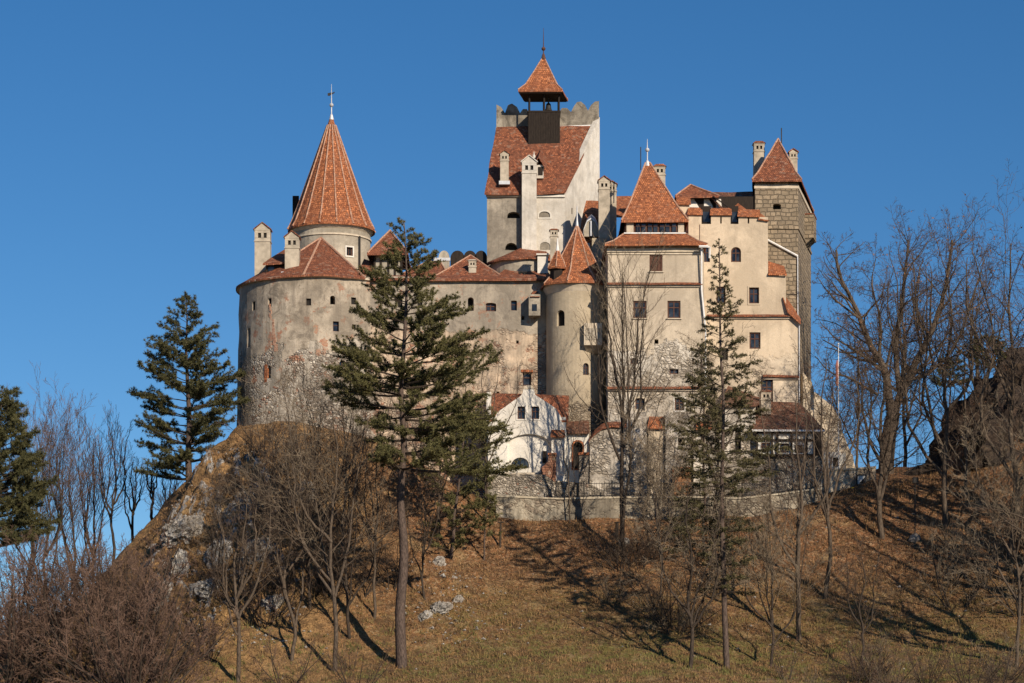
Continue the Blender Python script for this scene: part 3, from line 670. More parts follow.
# roof: a fan from eave arc to apex
A = P(321, 238, 203.0); er = BR + 0.28; arc = []
for i in range(23):
    th_ = R(160 + (322 - 160) * i / 22.0) if False else R(150 + (306 - 150) * i / 22.0)
    arc.append(Vector((BX + er * math.cos(th_), BY + er * math.sin(th_), ez + 0.12)))
v = arc + [A, Vector((arc[-1].x, 206, ez + 0.1)), Vector((arc[0].x, 206, ez + 0.1))]
f = [(i, i + 1, 23) for i in range(22)] + [(22, 24, 23), (25, 0, 23), (24, 25, 23)]
ro = t.part('roof', shell(v, f, 0.16, 2, 0.05), 'tile')
t.part('ridge_tiles', ridges([(arc[16], A), (arc[22], A), (arc[11].lerp(A, .45), A)], 0.13), 'ridge', ro)
b = bmesh.new(); rg_ = random.Random(3)      # long crack with bared bricks down the upper wall
for j in range(15):
    q_x = 270.5 + j * .38 + rg_.uniform(-1.2, 1.2); pq, nq = s.hit(q_x); yy_ = 306 + j * 3.1; boxc(b, Vector((pq.x, pq.y, Z(yy_, pq.y))) + nq * .0, Vector((-nq.y, nq.x, 0)), nq, rg_.uniform(.06, .16) + j * .014, .16, .34)
t.part('bared_crack', b, 'ridge')
b = bmesh.new(); prism(b, [(357, 199.6), (362, 200.5), (362, 206), (357, 206)], ez - 1, ez + 0.4)
t.part('parapet', b, 'grey')
pp, _ = s.hit(263); chimney(t, 263, 223.5, 282, 200.5, 15.5, 1.1, parent=None)
chimney(t, 292.5, 232, 276, 197.6, 14, 1.1)
b = bmesh.new(); boxc(b, P(292.5, 275.5, 197.4), (1, 0, 0), (0, -1, 0), 1.7, 1.9, 0.28); t.part('chimney_flashing', b, 'lead')
# dormer in the shade between the two chimneys
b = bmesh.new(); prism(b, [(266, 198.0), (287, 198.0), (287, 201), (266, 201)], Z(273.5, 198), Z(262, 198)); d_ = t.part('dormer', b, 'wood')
b = bmesh.new(); boxc(b, P(271, 267.5, 197.97), (1, 0, 0), (0, -1, 0), 0.5, 0.06, 0.65); t.part('pane', b, 'glass', d_)
v = [P(262.5, 263.5, 197.5), P(290, 261.5, 197.5), P(300, 249, 202), P(285, 249, 202)]
t.part('dormer_roof', shell(v, [(0, 1, 2, 3)], 0.14, 2, 0.04), 'tile', d_)

# ---- round tower with the tall ribbed cone
TX, TY = X(331.5, 207), 207.0; TR = 39.0 * TY / F
t = Thing('round_tower', 'round tower rising behind the left bastion under a tall ribbed red cone', 'tower', (TX, TY - TR, 36))
b = bmesh.new(); tz = Z(231, TY); lathe(b, (TX, TY), [(TR, 30), (TR, tz)], 48)
w = Wall(t, b, 'tower'); s = Round(331.5, 207, TR)
w.window(s, 349.5, 251.5, 7, 8.5, 0, 'glazed', surround='white', mull=(1, 0)); w.window(s, 318, 252, 3, 6, 0, 'hole'); w.build()
b = bmesh.new(); lathe(b, (TX, TY), [(TR - 0.05, tz - 1.0), (TR + 0.10, tz - 0.95), (TR + 0.10, tz - 0.82), (TR - 0.05, tz - 0.78)], 48); t.part('moulding', b, 'mould')
b = bmesh.new(); lathe(b, (TX, TY), [(TR - 0.05, tz - 0.45), (TR + 0.12, tz - 0.30), (TR + 0.24, tz - 0.12), (TR + 0.24, tz + 0.0), (TR - 0.05, tz)], 48); t.part('cornice', b, 'mould')
az = Z(117, TY); k = 32; rings = [(TR + 0.40, tz - 0.02), (TR + 0.02, tz + 0.72), (TR - 0.45, tz + 1.9), (0.36, az - 0.75), (0.12, az)]
v = []; f = []
for r_, z_ in rings: v += [Vector((TX + r_ * math.cos(2 * math.pi * j / k), TY + r_ * math.sin(2 * math.pi * j / k), z_)) for j in range(k)]
for i in range(4): f += [(i * k + j, i * k + (j + 1) % k, (i + 1) * k + (j + 1) % k, (i + 1) * k + j) for j in range(k)]
ro = t.part('roof', shell(v, f, 0.14, 2, 0.03), 'tileA')
b = bmesh.new()
for j in range(16):
    a = 2 * math.pi * (j + 0.5) / 16; ca, sa = math.cos(a), math.sin(a)
    tube(b, [Vector((TX + (r_ + 0.03) * ca, TY + (r_ + 0.03) * sa, z_ + 0.02)) for r_, z_ in rings[:4]], 0.10, 6, 0.06)
t.part('rib_tiles', b, 'ridge', ro)
finial(t, TX, TY, az, Z(84, TY), 0.36, 0.05, 0.70)
pipe(t, [(359.8, 236, TY - TR * 0.72), (359.8, 268, TY - TR * 0.72)], 0.07, 'iron')
b = bmesh.new(); prism(b, [(292.5, 209.5), (299, 209.5), (299, 211), (292.5, 211)], 36, Z(197, 210)); c_ = t.part('chimney', b, 'wood')

# ---- small hip-roofed stair house right of it
t = Thing('hipped_gatehouse', 'small square timber-framed house with a pyramid tile roof between round tower and curtain wall', 'house', P(388, 285, 200))
b = bmesh.new(); prism(b, [(359, 198.2), (375, 198.2), (375, 204), (359, 204)], 30, Z(275, 198.2)); Wall(t, b, 'grey', 'low_wall').build()
t.part('low_roof', shell([P(356, 275, 197.7), P(374, 276, 197.7), P(374, 262, 201.5), P(364, 259, 201.5)], [(0, 1, 2, 3)]), 'tile')
b = bmesh.new(); prism(b, [(374, 200), (402, 200), (402, 205), (374, 205)], 30, Z(251, 200)); w = Wall(t, b, 'tower'); s = Flat((374, 200), (402, 200)); w.window(s, 395, 262, 6, 8, 0, 'dark'); w.build()
for q in (374.8, 381, 388.5, 395, 401.5):
    b = bmesh.new(); boxc(b, P(q, 263, 199.98), (1, 0, 0), (0, -1, 0), 0.16, 0.12, 2.0); t.part('post', b, 'wood')
ring_roof(t, rect_ring(367.5, 408, 199.2, 206, Z(253, 199.2)), P(390, 230.5, 202.6))

# ---- long curtain wall
t = Thing('curtain_wall', 'long grey plastered wall in the middle of the castle with bare reddish masonry below', 'wall', P(450, 430, 197))
s = Flat((356, 196.8), (560, 199.2)); b = bmesh.new(); prism(b, [(356, 196.8), (560, 199.2), (560, 203), (356, 202)], 14, Z(278, 198))
w = Wall(t, b, 'curtain')
w.window(s, 470.8, 304, 6, 13.5, 0.9, 'hole'); w.window(s, 491, 307, 10.5, 8.5, 0.3, 'glazed', 0.3, mull=(1, 1)); w.window(s, 514, 305.5, 6, 10, 0.2, 'glazed', 0.3, mull=(0, 1))
w.window(s, 445, 305.5, 5, 11, 0, 'glazed', mull=(0, 1)); w.window(s, 400, 303, 5, 9, 0, 'dark'); w.window(s, 420, 304, 5, 8, 0, 'dark')
w.window(s, 527, 379, 8.5, 13, 0, 'glazed', 0.3, mull=(0, 1)); w.window(s, 523, 318, 3, 4, 0, 'hole'); w.window(s, 517.5, 342, 2.5, 3, 0, 'hole'); w.window(s, 498, 393, 3, 3, 0, 'hole')
w.build()
b = bmesh.new(); boxc(b, P(527, 371, 198.75), (1, 0, 0), (0, -1, 0), 1.0, 0.16, 0.22); t.part('brick_lintel', b, 'tileA')
a0, a1 = P(372, 279, 196.6), P(562, 278, 198.8)
t.part('coping', shell([a0, a1, P(562, 274.5, 200.2), P(372, 275.5, 198.2)], [(0, 1, 2, 3)], 0.2, 3, 0.05), 'tile')
b = bmesh.new(); boxc(b, P(534.5, 306, 198.2), (1, 0, 0), (0, -1, 0), 0.95, 1.1, 1.75); bm_ = t.part('bay', b, 'grey')
b = bmesh.new(); solid(b, [P(530, 297, 197.5), P(540, 297, 197.5), P(540, 297, 199), P(530, 297, 199)], [P(533, 291, 198.6), P(537, 291, 198.6), P(537, 291, 199), P(533, 291, 199)]); t.part('bay_roof', b, 'tile', bm_)
b = bmesh.new(); boxc(b, P(534.5, 307.5, 197.64), (1, 0, 0), (0, -1, 0), 0.4, 0.05, 0.55); t.part('pane', b, 'glass', bm_)
# buttressing stub that carries the turret, in its shade


# ---- roofs behind the curtain wall
t = Thing('inner_range', 'low range of red hipped roofs peeping over the curtain wall', 'building', P(470, 280, 202))
b = bmesh.new(); prism(b, [(405, 201.5), (522, 201.5), (522, 206), (405, 206)], 28, Z(277, 201.5)); Wall(t, b, 'grey').build()
zr = Z(276, 200.8)
ring_roof(t, rect_ring(436, 501, 200.4, 206.5, Z(276, 200.4)), P(470.5, 255.5, 203.5))
ring_roof(t, rect_ring(400, 448, 201.2, 207.5, Z(275, 201.2)), (P(428, 261.5, 204.3), P(440, 261.5, 204.3)))
ring_roof(t, rect_ring(496, 552, 202.6, 206.0, Z(276, 202.6)), (P(506, 268.5, 204.3), P(545, 268.5, 204.3)), lines=False)
chimney(t, 472.5, 259.5, 275, 201.2, 7.5, 0.6, cap='flat', capmat='chimney')
b = bmesh.new(); boxc(b, P(442, 259.5, 203.9), (1, 0, 0), (0, -1, 0), 1.4, 0.3, 0.25); t.part('ridge_flashing', b, 'lead')
# round-topped merlons behind
t = Thing('merlon_parapet', 'row of round-topped merlons left of the square keep, most coloured dark as if shaded', 'parapet', P(460, 270, 207.5))
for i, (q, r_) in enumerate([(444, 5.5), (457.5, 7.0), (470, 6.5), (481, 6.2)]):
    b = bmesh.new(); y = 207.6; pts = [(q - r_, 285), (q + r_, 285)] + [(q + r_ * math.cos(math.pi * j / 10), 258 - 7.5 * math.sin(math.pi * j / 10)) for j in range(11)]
    profile(b, pts, y - (1.2 if i == 0 else 0), 0.6); t.part('merlon', b, 'tower' if i == 0 else 'wood')  # keep's shade on all but the first is put into the dark wood colour

# ---- square keep
zf = Z(192, 207); zb = Z(126.5, 213)
t = Thing('square_keep', 'tallest square keep, half grey and half white, with steep red lean-to roof', 'tower', P(525, 262, 207))
FL, FR, BRr, BLl = (487, 207.0), (565, 207.0), (598.5, 213.2), (496, 213.2)
def P3(pq, z): return Vector((X(pq[0], pq[1]), pq[1], z))
b = bmesh.new(); base = [P3(q, 32) for q in (FL, FR, BRr, BLl)]; top = [P3(FL, zf), P3(FR, zf), P3(BRr, zb), P3(BLl, zb)]
solid(b, base, top); w = Wall(t, b, 'grey'); s = Flat((487, 207), (565, 207)); s2 = Flat((565, 207), (598.5, 213.2))
w.window(s, 513.6, 215, 12.5, 6.5, 0.6, 'hole'); w.window(s, 511.2, 246.5, 12, 7.5, 0.9, 'hole'); w.build()
# white rendered half, 6 cm proud of the grey one
b = bmesh.new(); prism(b, [(536.3, 206.94), (565.2, 206.94), (565.2, 207.5), (536.3, 207.5)], 32, zf - 0.3); w = Wall(t, b, 'keepwhite', 'white_wall'); s = Flat((536, 206.94), (565, 206.94))
w.window(s, 544.5, 214.5, 11, 6, 0.6, 'dark', 0.2, surround='white'); w.window(s, 545, 246, 10, 8, 0.7, 'dark', 0.2, mull=(1, 0)); w.build()
# right flank: taller than the roof, sloping coping
b = bmesh.new(); q0, q1 = Vector((X(565, 207), 206.96, 0)), Vector((X(599.5, 213.3), 213.3, 0)); uu = (q1 - q0).normalized(); nn = Vector((uu.y, -uu.x, 0))
lo = [q0 + nn * 0.02, q1 + nn * 0.02, q1 - nn * 0.5, q0 - nn * 0.5]; zt = Z(100, 213.2)
solid(b, [p + Vector((0, 0, 32)) for p in lo], [p + Vector((0, 0, z_)) for p, z_ in zip(lo, (zf + 0.05, zb + 0.9, zb + 0.9, zf + 0.05))])
w = Wall(t, b, 'keepwhite', 'flank_wall')
class Fl2:
    def hit(self, px):
        f_ = Flat.__new__(Flat); f_.a = (lo[0].x, lo[0].y); f_.b = (lo[1].x, lo[1].y); return f_.hit(px)
w.window(Fl2(), 572, 211, 3.5, 6.5, 1, 'hole'); w.window(Fl2(), 576.5, 215, 1.6, 2, 0, 'hole'); w.build()
# rear wall with round-topped merlons
b = bmesh.new(); pts = [(496, 140), (599, 140)]
prof_ = [(599, 101), (595, 101.5), (591, 105), (588, 110.5), (585, 105), (581, 101.5), (577, 102), (573.5, 107), (571, 112), (567, 108), (562, 108), (559, 112), (552, 118), (530, 118), (527, 109), (523, 109), (520, 113), (517, 107), (512, 103.5), (508, 105), (505, 113), (501, 107), (496.5, 104.5)]
profile(b, [(496, 150), (599, 150)] + prof_, 213.2, 0.55); Wall(t, b, 'merlon', 'battlement').build()
b = bmesh.new(); profile(b, [(497, 130.4), (598, 126.0), (598, 124.4), (497, 128.6)], 213.05, 0.3); t.part('flashing', b, 'whitemetal')
e0, e1 = P(484.5, 193.2, 206.6), P(566, 191.2, 206.6)
rf = t.part('roof', shell([e0, e1, P3((596.5, 213.1), zb + 0.12), P3((496, 213.1), zb + 0.0)], [(0, 1, 2, 3)], 0.2, 6, 0.07), 'tile')
band(t, 486, 521, 196.3, 207, 0.18, 0.16, 'mould'); band(t, 536, 565, 196.3, 206.94, 0.18, 0.16, 'white')
def keep_roof(px, py):      # point on the roof plane seen at (px,py)
    for i in range(400):
        y = 206.6 + 6.5 * i / 400
        if Z(py, y) <= zf + (zb - zf) * (y - 206.6) / 6.5: return y
    return 210.0
y_ = keep_roof(505, 182); chimney(t, 504.5, 151, 184, y_ - 0.25, 8.5, 0.65); b = bmesh.new(); boxc(b, P(504.5, 183.5, y_ - 0.35), (1, 0, 0), (0, -1, 0), 0.95, 0.8, 0.3); t.part('chimney_flashing', b, 'lead')
chimney(t, 529.2, 156.5, 262, 206.7, 14.6, 1.0, mat='keepwhite', capmat='white')
# dormer
y_ = keep_roof(541, 178); b = bmesh.new(); prism(b, [(536, y_ - 0.3), (543.5, y_ - 0.3), (543.5, y_ + 2.2), (536, y_ + 2.2)], Z(179, y_), Z(165, y_ - .3)); d_ = t.part('dormer', b, 'keepwhite')
b = bmesh.new(); boxc(b, P(540.5, 171, y_ - 0.33), (1, 0, 0), (0, -1, 0), 0.4, 0.05, 0.7); t.part('shutter', b, 'wood', d_)
t.part('dormer_roof', shell([P(534, 166, y_ - .6), P(538.5, 156.5, y_ - .5), P(545.5, 168, y_ - .6), P(534, 157, y_ + 3), P(541, 148, y_ + 3), P(549, 158, y_ + 3)], [(0, 1, 4, 3), (1, 2, 5, 4)], 0.1, 1, 0.03), 'tile', d_)
b = bmesh.new(); x_, q_ = X(534, y_ - .5), y_ - .5; lathe(b, (x_, q_), [(0.10, Z(158, q_)), (0.14, Z(156, q_)), (0.05, Z(154.5, q_)), (0.02, Z(151.5, q_))], 8); t.part('dormer_finial', b, 'white', d_)
# belfry
t = Thing('wooden_belfry', 'dark wooden belfry with open arches and a pointed tiled roof straddling the keep', 'belfry', P(544, 144, 209.5))
b = bmesh.new(); y0 = keep_roof(544, 144); y1 = y0 + 2.0; zb0, zb1 = Z(146, y0), Z(112, y0); x0, x1 = X(528.2, y0), X(560, y0)
prism_xy(b, [(x0, y0), (x1, y0), (x1, y1), (x0, y1)], zb0 - 1, zb1); bx_ = t.part('boarded_shaft', b, 'wood')
b = bmesh.new()
for i in range(19): q = x0 + (x1 - x0) * (i + 0.5) / 19; boxc(b, (q, y0 - 0.01, (zb0 + zb1) / 2 - 0.5), (1, 0, 0), (0, -1, 0), 0.05, 0.05, zb1 - zb0 + 1)
t.part('board_battens', b, 'wood', bx_)
b = bmesh.new(); prism_xy(b, [(x0 - .06, y0 - .06), (x1 + .06, y0 - .06), (x1 + .06, y1 + .06), (x0 - .06, y1 + .06)], zb1 + 0.003, zb1 + 0.12); t.part('rail', b, 'wood')
zr = Z(92.5, y0)
for fx in (0, 0.5, 1):
    for fy in (0, 1):
        b = bmesh.new(); xx, yy = x0 + 0.1 + (x1 - x0 - 0.2) * fx, y0 + 0.1 + (y1 - y0 - 0.2) * fy
        tube(b, [(xx, yy, zb1), (xx, yy, zr + 0.3)], 0.09, 6); t.part('post', b, 'wood')
        if fx < 1:
            b = bmesh.new(); wv = (x1 - x0 - 0.2) / 2; o_ = []
            for j in range(9): a = math.pi * j / 8; o_.append((xx + wv / 2 - wv / 2 * math.cos(a), zr - 0.30 + 0.34 * math.sin(a)))
            o_ = [(xx, zr + 0.3)] + o_[:] + [(xx + wv, zr + 0.3)]
            solid(b, [(a, yy - 0.04, q) for a, q in o_], [(a, yy + 0.04, q) for a, q in o_]); t.part('arch_board', b, 'wood')
b = bmesh.new(); tube(b, [((x0 + x1) / 2 + .4, (y0 + y1) / 2, zr + .2), ((x0 + x1) / 2 + .4, (y0 + y1) / 2, zb1 + 1.1)], 0.05, 6); lathe(b, ((x0 + x1) / 2 + .4, (y0 + y1) / 2), [(0.34, zb1 + .35), (0.26, zb1 + .55), (0.2, zb1 + .95), (0.05, zb1 + 1.1)], 12); t.part('bell', b, 'iron')
ye = y0 - .6; ze = Z(89.8, ye); ring = [Vector((X(518, ye), ye, ze)), Vector((X(562.5, ye), ye, ze)), Vector((X(568, ye + 3.3), ye + 3.3, ze)), Vector((X(524, ye + 3.3), ye + 3.3, ze))]
apx = P(543.5, 56.5, y0 + 1.0); cc_ = sum(ring, Vector()) / 4
mid = [v_.lerp(Vector((cc_.x, cc_.y, v_.z)), 0.30) + Vector((0, 0, 0.62)) for v_ in ring]
v = ring + mid + [apx]; f = [(i, (i + 1) % 4, 4 + (i + 1) % 4, 4 + i) for i in range(4)] + [(4 + i, 4 + (i + 1) % 4, 8) for i in range(4)]
ro = t.part('roof', shell(v, f, 0.18, 2, 0.02), 'tileA')
t.part('ridge_tiles', ridges([(ring[i], mid[i]) for i in range(4)] + [(mid[i], apx) for i in range(4)], 0.07), 'ridge', ro)
b = bmesh.new(); prism_xy(b, [(v_.x * 0.94 + cc_.x * 0.06, v_.y * 0.94 + cc_.y * 0.06) for v_ in ring], ring[0].z - 0.26, ring[0].z - 0.185); t.part('soffit', b, 'wood')
finial(t, apx.x, apx.y, apx.z, Z(28, apx.y), 0.27, 0.045, mat='brownwood')

# ---- curved apse in front of the keep
t = Thing('round_apse', 'low curved annex with fan-shaped tile roof at the foot of the keep', 'annex', P(525, 276, 203))
c_ = (X(525, 206.6), 206.6); r_ = 3.0; b = bmesh.new(); z1 = Z(258.5, 203.6)
arc = [(c_[0] + r_ * math.cos(R(180 + 180 * i / 20)), c_[1] + r_ * math.sin(R(180 + 180 * i / 20))) for i in range(21)]
prism_xy(b, arc, 30, z1); w = Wall(t, b, 'tower'); w.build()
ov = [Vector((c_[0] + (r_ + .3) * math.cos(R(180 + 180 * i / 20)), c_[1] + (r_ + .3) * math.sin(R(180 + 180 * i / 20)), z1 + 0.03 + 0.05 * math.sin(i * 1.3))) for i in range(21)]
pk = P(520.5, 248, 206.4); pk2 = P(546, 251.5, 206.4)
t.part('roof', shell(ov + [pk, pk2], [(i, i + 1, 21) for i in range(13)] + [(13, 22, 21)] + [(i, i + 1, 22) for i in range(13, 20)], 0.14, 1, 0.04), 'tile')
b = bmesh.new(); prism(b, [(537.5, 203.2), (548, 203.2), (548, 205), (537.5, 205)], 30, Z(256.5, 203.2)); Wall(t, b, 'white', 'pier').build()
b = bmesh.new(); boxc(b, P(542.7, 256.3, 204.1), (1, 0, 0), (0, -1, 0), 1.1, 1.95, 0.12); t.part('pier_cap', b, 'white')
for q in (520, 524.5):
    b = bmesh.new(); x_, y_ = X(q, 201.5), 201.5; z_ = Z(275.5, 201.5); tube(b, [(x_, y_, z_ - .2), (x_, y_, z_ + .28)], .07, 6); tube(b, [(x_ - .15, y_, z_ + .25), (x_ + .2, y_, z_ + .3)], .11, 6); t.part('vent_pipe', b, 'iron')

# ---- stair turret
SX, SY, SR = X(576, 198.4), 198.4, 2.45
t = Thing('stair_turret', 'tall beige half-round turret with steep faceted orange roof in the middle of the castle', 'turret', (SX, SY - SR, 17))
b = bmesh.new(); z1 = Z(288, 196.5); lathe(b, (SX, SY), [(SR, 14), (SR, z1 - 0.6), (SR, z1 + 0.5)], 48); w = Wall(t, b, 'beige'); s = Round(576, 198.4, SR)
w.window(s, 560.5, 318, 9, 16, 1, 'dark', 0.35); w.window(s, 586, 369, 6, 12, 1, 'glazed'); w.build()
b = bmesh.new(); lathe(b, (SX, SY), [(SR - 0.02, z1 - 0.35), (SR + 0.14, z1 - 0.05), (SR + 0.26, z1 + 0.15), (SR + 0.26, z1 + 0.38), (SR - 0.02, z1 + 0.5)], 48); t.part('cornice', b, 'mould')
n8 = 8; ez_ = Z(282, 196); rr_ = 3.1; an = [R(-90 - 22.5 + 8 + 45 * i) for i in range(8)]
ring = [Vector((SX + rr_ * math.cos(a), SY + rr_ * math.sin(a), ez_)) for a in an]; mid = [Vector((SX + rr_ * .70 * math.cos(a), SY + rr_ * .70 * math.sin(a), ez_ + 1.0)) for a in an]
apx = Vector((X(577, 199.2), 199.2, Z(225, 199.2)))
v = ring + mid + [apx]; f = [(i, (i + 1) % 8, 8 + (i + 1) % 8, 8 + i) for i in range(8)] + [(8 + i, 8 + (i + 1) % 8, 16) for i in range(8)]
ro = t.part('roof', shell(v, f, 0.16, 2, 0.04), 'tileA'); t.part('ridge_tiles', ridges([(ring[i], mid[i]) for i in range(8)] + [(mid[i], apx) for i in range(8)], 0.09), 'ridge', ro)
b = bmesh.new(); lathe(b, (apx.x, apx.y), [(0.16, apx.z - .2), (0.09, apx.z + .3), (0.03, apx.z + 1.6)], 8); t.part('finial', b, 'lead', ro)
# its little side turret and chimney
t = Thing('pepperpot_turret', 'tiny hexagonal pepperpot turret with orange roof clinging to left of stair turret', 'turret', P(557, 282, 197))
cx_, cy_ = X(557.5, 197.0), 197.0; b = bmesh.new(); lathe(b, (cx_, cy_), [(0.62, Z(286, cy_)), (0.62, Z(266, cy_))], 6); t.part('wall', b, 'wood')
zt_, za_ = Z(266.5, 196.1), Z(248, 197); ring = [Vector((cx_ + .86 * math.cos(R(60 * i + 20)), cy_ + .86 * math.sin(R(60 * i + 20)), zt_)) for i in range(6)]; apx = Vector((cx_, cy_, za_))
ro = t.part('roof', shell(ring + [apx], [(i, (i + 1) % 6, 6) for i in range(6)], 0.12, 2, 0.02), 'tileA'); t.part('ridge_tiles', ridges([(q, apx) for q in ring], 0.06), 'ridge', ro)
b = bmesh.new(); lathe(b, (cx_, cy_), [(0.16, za_ - .25), (0.1, za_ + .1), (0.03, za_ + .8)], 8); t.part('finial', b, 'whitemetal', ro)
chimney(t, 554, 229, 268, 199.6, 7.5, 0.7, cap='flat', capmat='tileA')

# ---- link range between keep and right block
t = Thing('link_range', 'shaded roofs and walls in the gap between keep and big cream block', 'building', P(600, 420, 203))
b = bmesh.new(); prism(b, [(590, 204.2), (640, 204.2), (640, 209), (590, 209)], 14, Z(240, 204.2)); Wall(t, b, 'beige').build()
t.part('roof', shell([P(577, 241, 203.6), P(616, 240, 203.6), P(609, 200.5, 208), P(586, 200.5, 208)], [(0, 1, 2, 3)], .16, 3, .05), 'tileA')
t.part('roof', shell([P(607, 216, 203.8), P(640, 216, 203.8), P(640, 196, 209), P(612, 196, 209)], [(0, 1, 2, 3)], .16, 3, .05), 'tileA')
b = bmesh.new(); pts = [(584 , 236.5), (598.5, 236.5), (598.5, 230), (597, 225), (594, 221), (591, 219.5), (588, 221), (585, 225), (584, 230)]; profile(b, pts, 203.2, 0.5); g_ = t.part('gablet', b, 'tower')
b = bmesh.new(); tube(b, [P(591, 236, 203.1), P(591, 221, 203.1)], .10, 6); t.part('vent_pipe', b, 'lead', g_)
t.part('gablet_roof', shell([P(582.5, 238, 203.1), P(583.6, 229, 203.1), P(587, 220.5, 203.1), P(591, 218, 203.1), P(595, 220.5, 203.1), P(598.8, 229, 203.1), P(599.8, 238, 203.1)] + [P(q, w_, 206) for q, w_ in ((584, 232), (585, 224), (588, 217), (591.5, 214), (595, 217), (599, 224), (600, 232))], [(i, i + 1, i + 8, i + 7) for i in range(6)], .12, 1, .02), 'lead', g_)
chimney(t, 604, 177, 300, 202.6, 11, 1.0)
chimney(t, 612, 182, 300, 204.0, 8.5, 1.0)
# shaded wall and stone balcony in the recess
b = bmesh.new(); prism(b, [(592, 201.2), (607, 201.2), (607, 204.4), (592, 204.4)], 14, Z(238, 201.2)); w = Wall(t, b, 'beige', 'recess_wall'); w.build()
b = bmesh.new(); prism(b, [(584, 195.4), (602, 195.4), (602, 199), (584, 199)], Z(345, 195.4), Z(323, 195.4)); bl = t.part('balcony', b, 'mould')
b = bmesh.new(); solid(b, [P(586, 354, 196.3), P(600, 354, 196.3), P(600, 354, 199), P(586, 354, 199)], [P(585, 345.2, 195.5), P(601.5, 345.2, 195.5), P(601.5, 345.2, 199), P(585, 345.2, 199)]); t.part('corbel', b, 'beige', bl)
b = bmesh.new(); boxc(b, P(593, 334, 195.4), (1, 0, 0), (0, -1, 0), 1.15, 0.1, .95); t.part('balcony_panel', b, 'tower', bl)
b = bmesh.new(); prism(b, [(590, 198.2), (607, 198.2), (607, 201), (590, 201)], 14, Z(405, 198.2)); Wall(t, b, 'rubble', 'low_wall').build()

# ---- great cream block with the orange pyramid roof
t = Thing('cream_palace_block', 'large cream block with window band set in its steep orange pyramid roof', 'building', P(655, 500, 194))
YA = 194.0; sA = Flat((608, YA), (703, YA)); b = bmesh.new(); zt_ = Z(246, YA)
prism(b, [(608, YA), (703, YA), (705.5, 203.5), (603, 203.5)], 14, zt_); w = Wall(t, b, 'cream')
w.window(sA, 656, 263, 13, 17, 0, 'shutter', 0.10, mull=(2, 1), sill=True); w.window(sA, 640, 309.5, 13, 17.5, 0, 'glazed', 0.16, mull=(1, 1), sill=True); w.window(sA, 674, 309.5, 13, 17.5, 0, 'glazed', 0.16, mull=(1, 1), sill=True)
w.window(sA, 656.5, 341.5, 4, 4.5, 0, 'hole'); w.window(sA, 634.5, 361, 8, 6, 0.5, 'glazed', mull=(0, 0)); w.window(sA, 674, 371.5, 9, 5, 0, 'glazed', mull=(1, 0))
w.window(sA, 640, 404.5, 9.5, 13, 0.4, 'glazed', 0.25, surround='mould', mull=(1, 1)); w.window(sA, 679.5, 404, 9.5, 13, 0.3, 'glazed', 0.25, surround='white', mull=(1, 1)); w.window(sA, 681, 442, 6, 7, 0, 'hole')
w.build()
course(t, 606.5, 702, 283.5, YA); course(t, 607, 703, 387.5, YA)
band(t, 607, 703.5, 250.5, YA, 0.28, 0.18, 'mould'); band(t, 607, 703.5, 253.8, YA, 0.12, 0.09, 'mould')
e = Z(244, 193.3); ring = [Vector((X(604.8, 193.3), 193.3, e)), Vector((X(707.5, 193.3), 193.3, e)), Vector((X(707.5, 193.3), 204.3, e)), Vector((X(604.8, 193.3), 204.3, e))]
yb0, yb1 = 195.4, 202.4; zb_ = Z(234, yb0); mid = [Vector((X(623.5, yb0), yb0, zb_)), Vector((X(686, yb0), yb0, zb_)), Vector((X(686, yb0), yb1, zb_)), Vector((X(623.5, yb0), yb1, zb_))]
m0 = [ring[i].lerp(mid[i], 0.45) - Vector((0, 0, 0.12)) for i in range(4)]
v = ring + m0 + mid; f = [(4 * j + i, 4 * j + (i + 1) % 4, 4 * j + 4 + (i + 1) % 4, 4 * j + 4 + i) for j in range(2) for i in range(4)]
ro = t.part('skirt_roof', shell(v, f, 0.16, 3, 0.06), 'tileA'); t.part('ridge_tiles', ridges([(ring[i], m0[i]) for i in range(4)] + [(m0[i], mid[i]) for i in range(4)], .09), 'ridge', ro)
b = bmesh.new(); zc_ = Z(221, yb0); xs = [mid[0].x + .15, mid[1].x - .15]; prism_xy(b, [(xs[0], yb0 + .05), (xs[1], yb0 + .05), (xs[1], yb1), (xs[0], yb1)], zb_ - .6, zc_ + .1); bd = t.part('window_band', b, 'brownwood')
for q0_, q1_, mt in ((626.5, 633.5, 'cream'), (678, 684, 'cream')):
    b = bmesh.new(); boxc(b, P((q0_ + q1_) / 2, 227.7, yb0), (1, 0, 0), (0, -1, 0), (q1_ - q0_) * yb0 / F, .12, 0.75); t.part('infill_panel', b, mt, bd)
for q in (638, 643.5, 650, 655.5, 662, 667.5, 674):
    b = bmesh.new(); boxc(b, P(q, 227.7, yb0), (1, 0, 0), (0, -1, 0), .32, .12, .70); t.part('pane', b, 'glass', bd)
    b = bmesh.new(); boxc(b, P(q, 226.2, yb0 - .05), (1, 0, 0), (0, -1, 0), .34, .08, .05); t.part('glazing_bar', b, 'brownwood', bd)
band(t, 624, 685.5, 233.3, yb0, .10, .12, 'whitemetal', 'sill')
ue = Z(220.5, 195.0); ring = [Vector((X(621.5, 195), 195, ue)), Vector((X(688.5, 195), 195, ue)), Vector((X(688.5, 195), 202.9, ue)), Vector((X(621.5, 195), 202.9, ue))]
ap = (P(645.5, 163.2, 198.8), P(650, 163.2, 198.8)); m0 = [r0_.lerp(ap[0] if i in (0, 3) else ap[1], .28) - Vector((0, 0, .18)) for i, r0_ in enumerate(ring)]
v = ring + m0 + list(ap); f = [(i, (i + 1) % 4, 4 + (i + 1) % 4, 4 + i) for i in range(4)] + [(4, 5, 9, 8), (5, 6, 9), (6, 7, 8, 9), (7, 4, 8)]
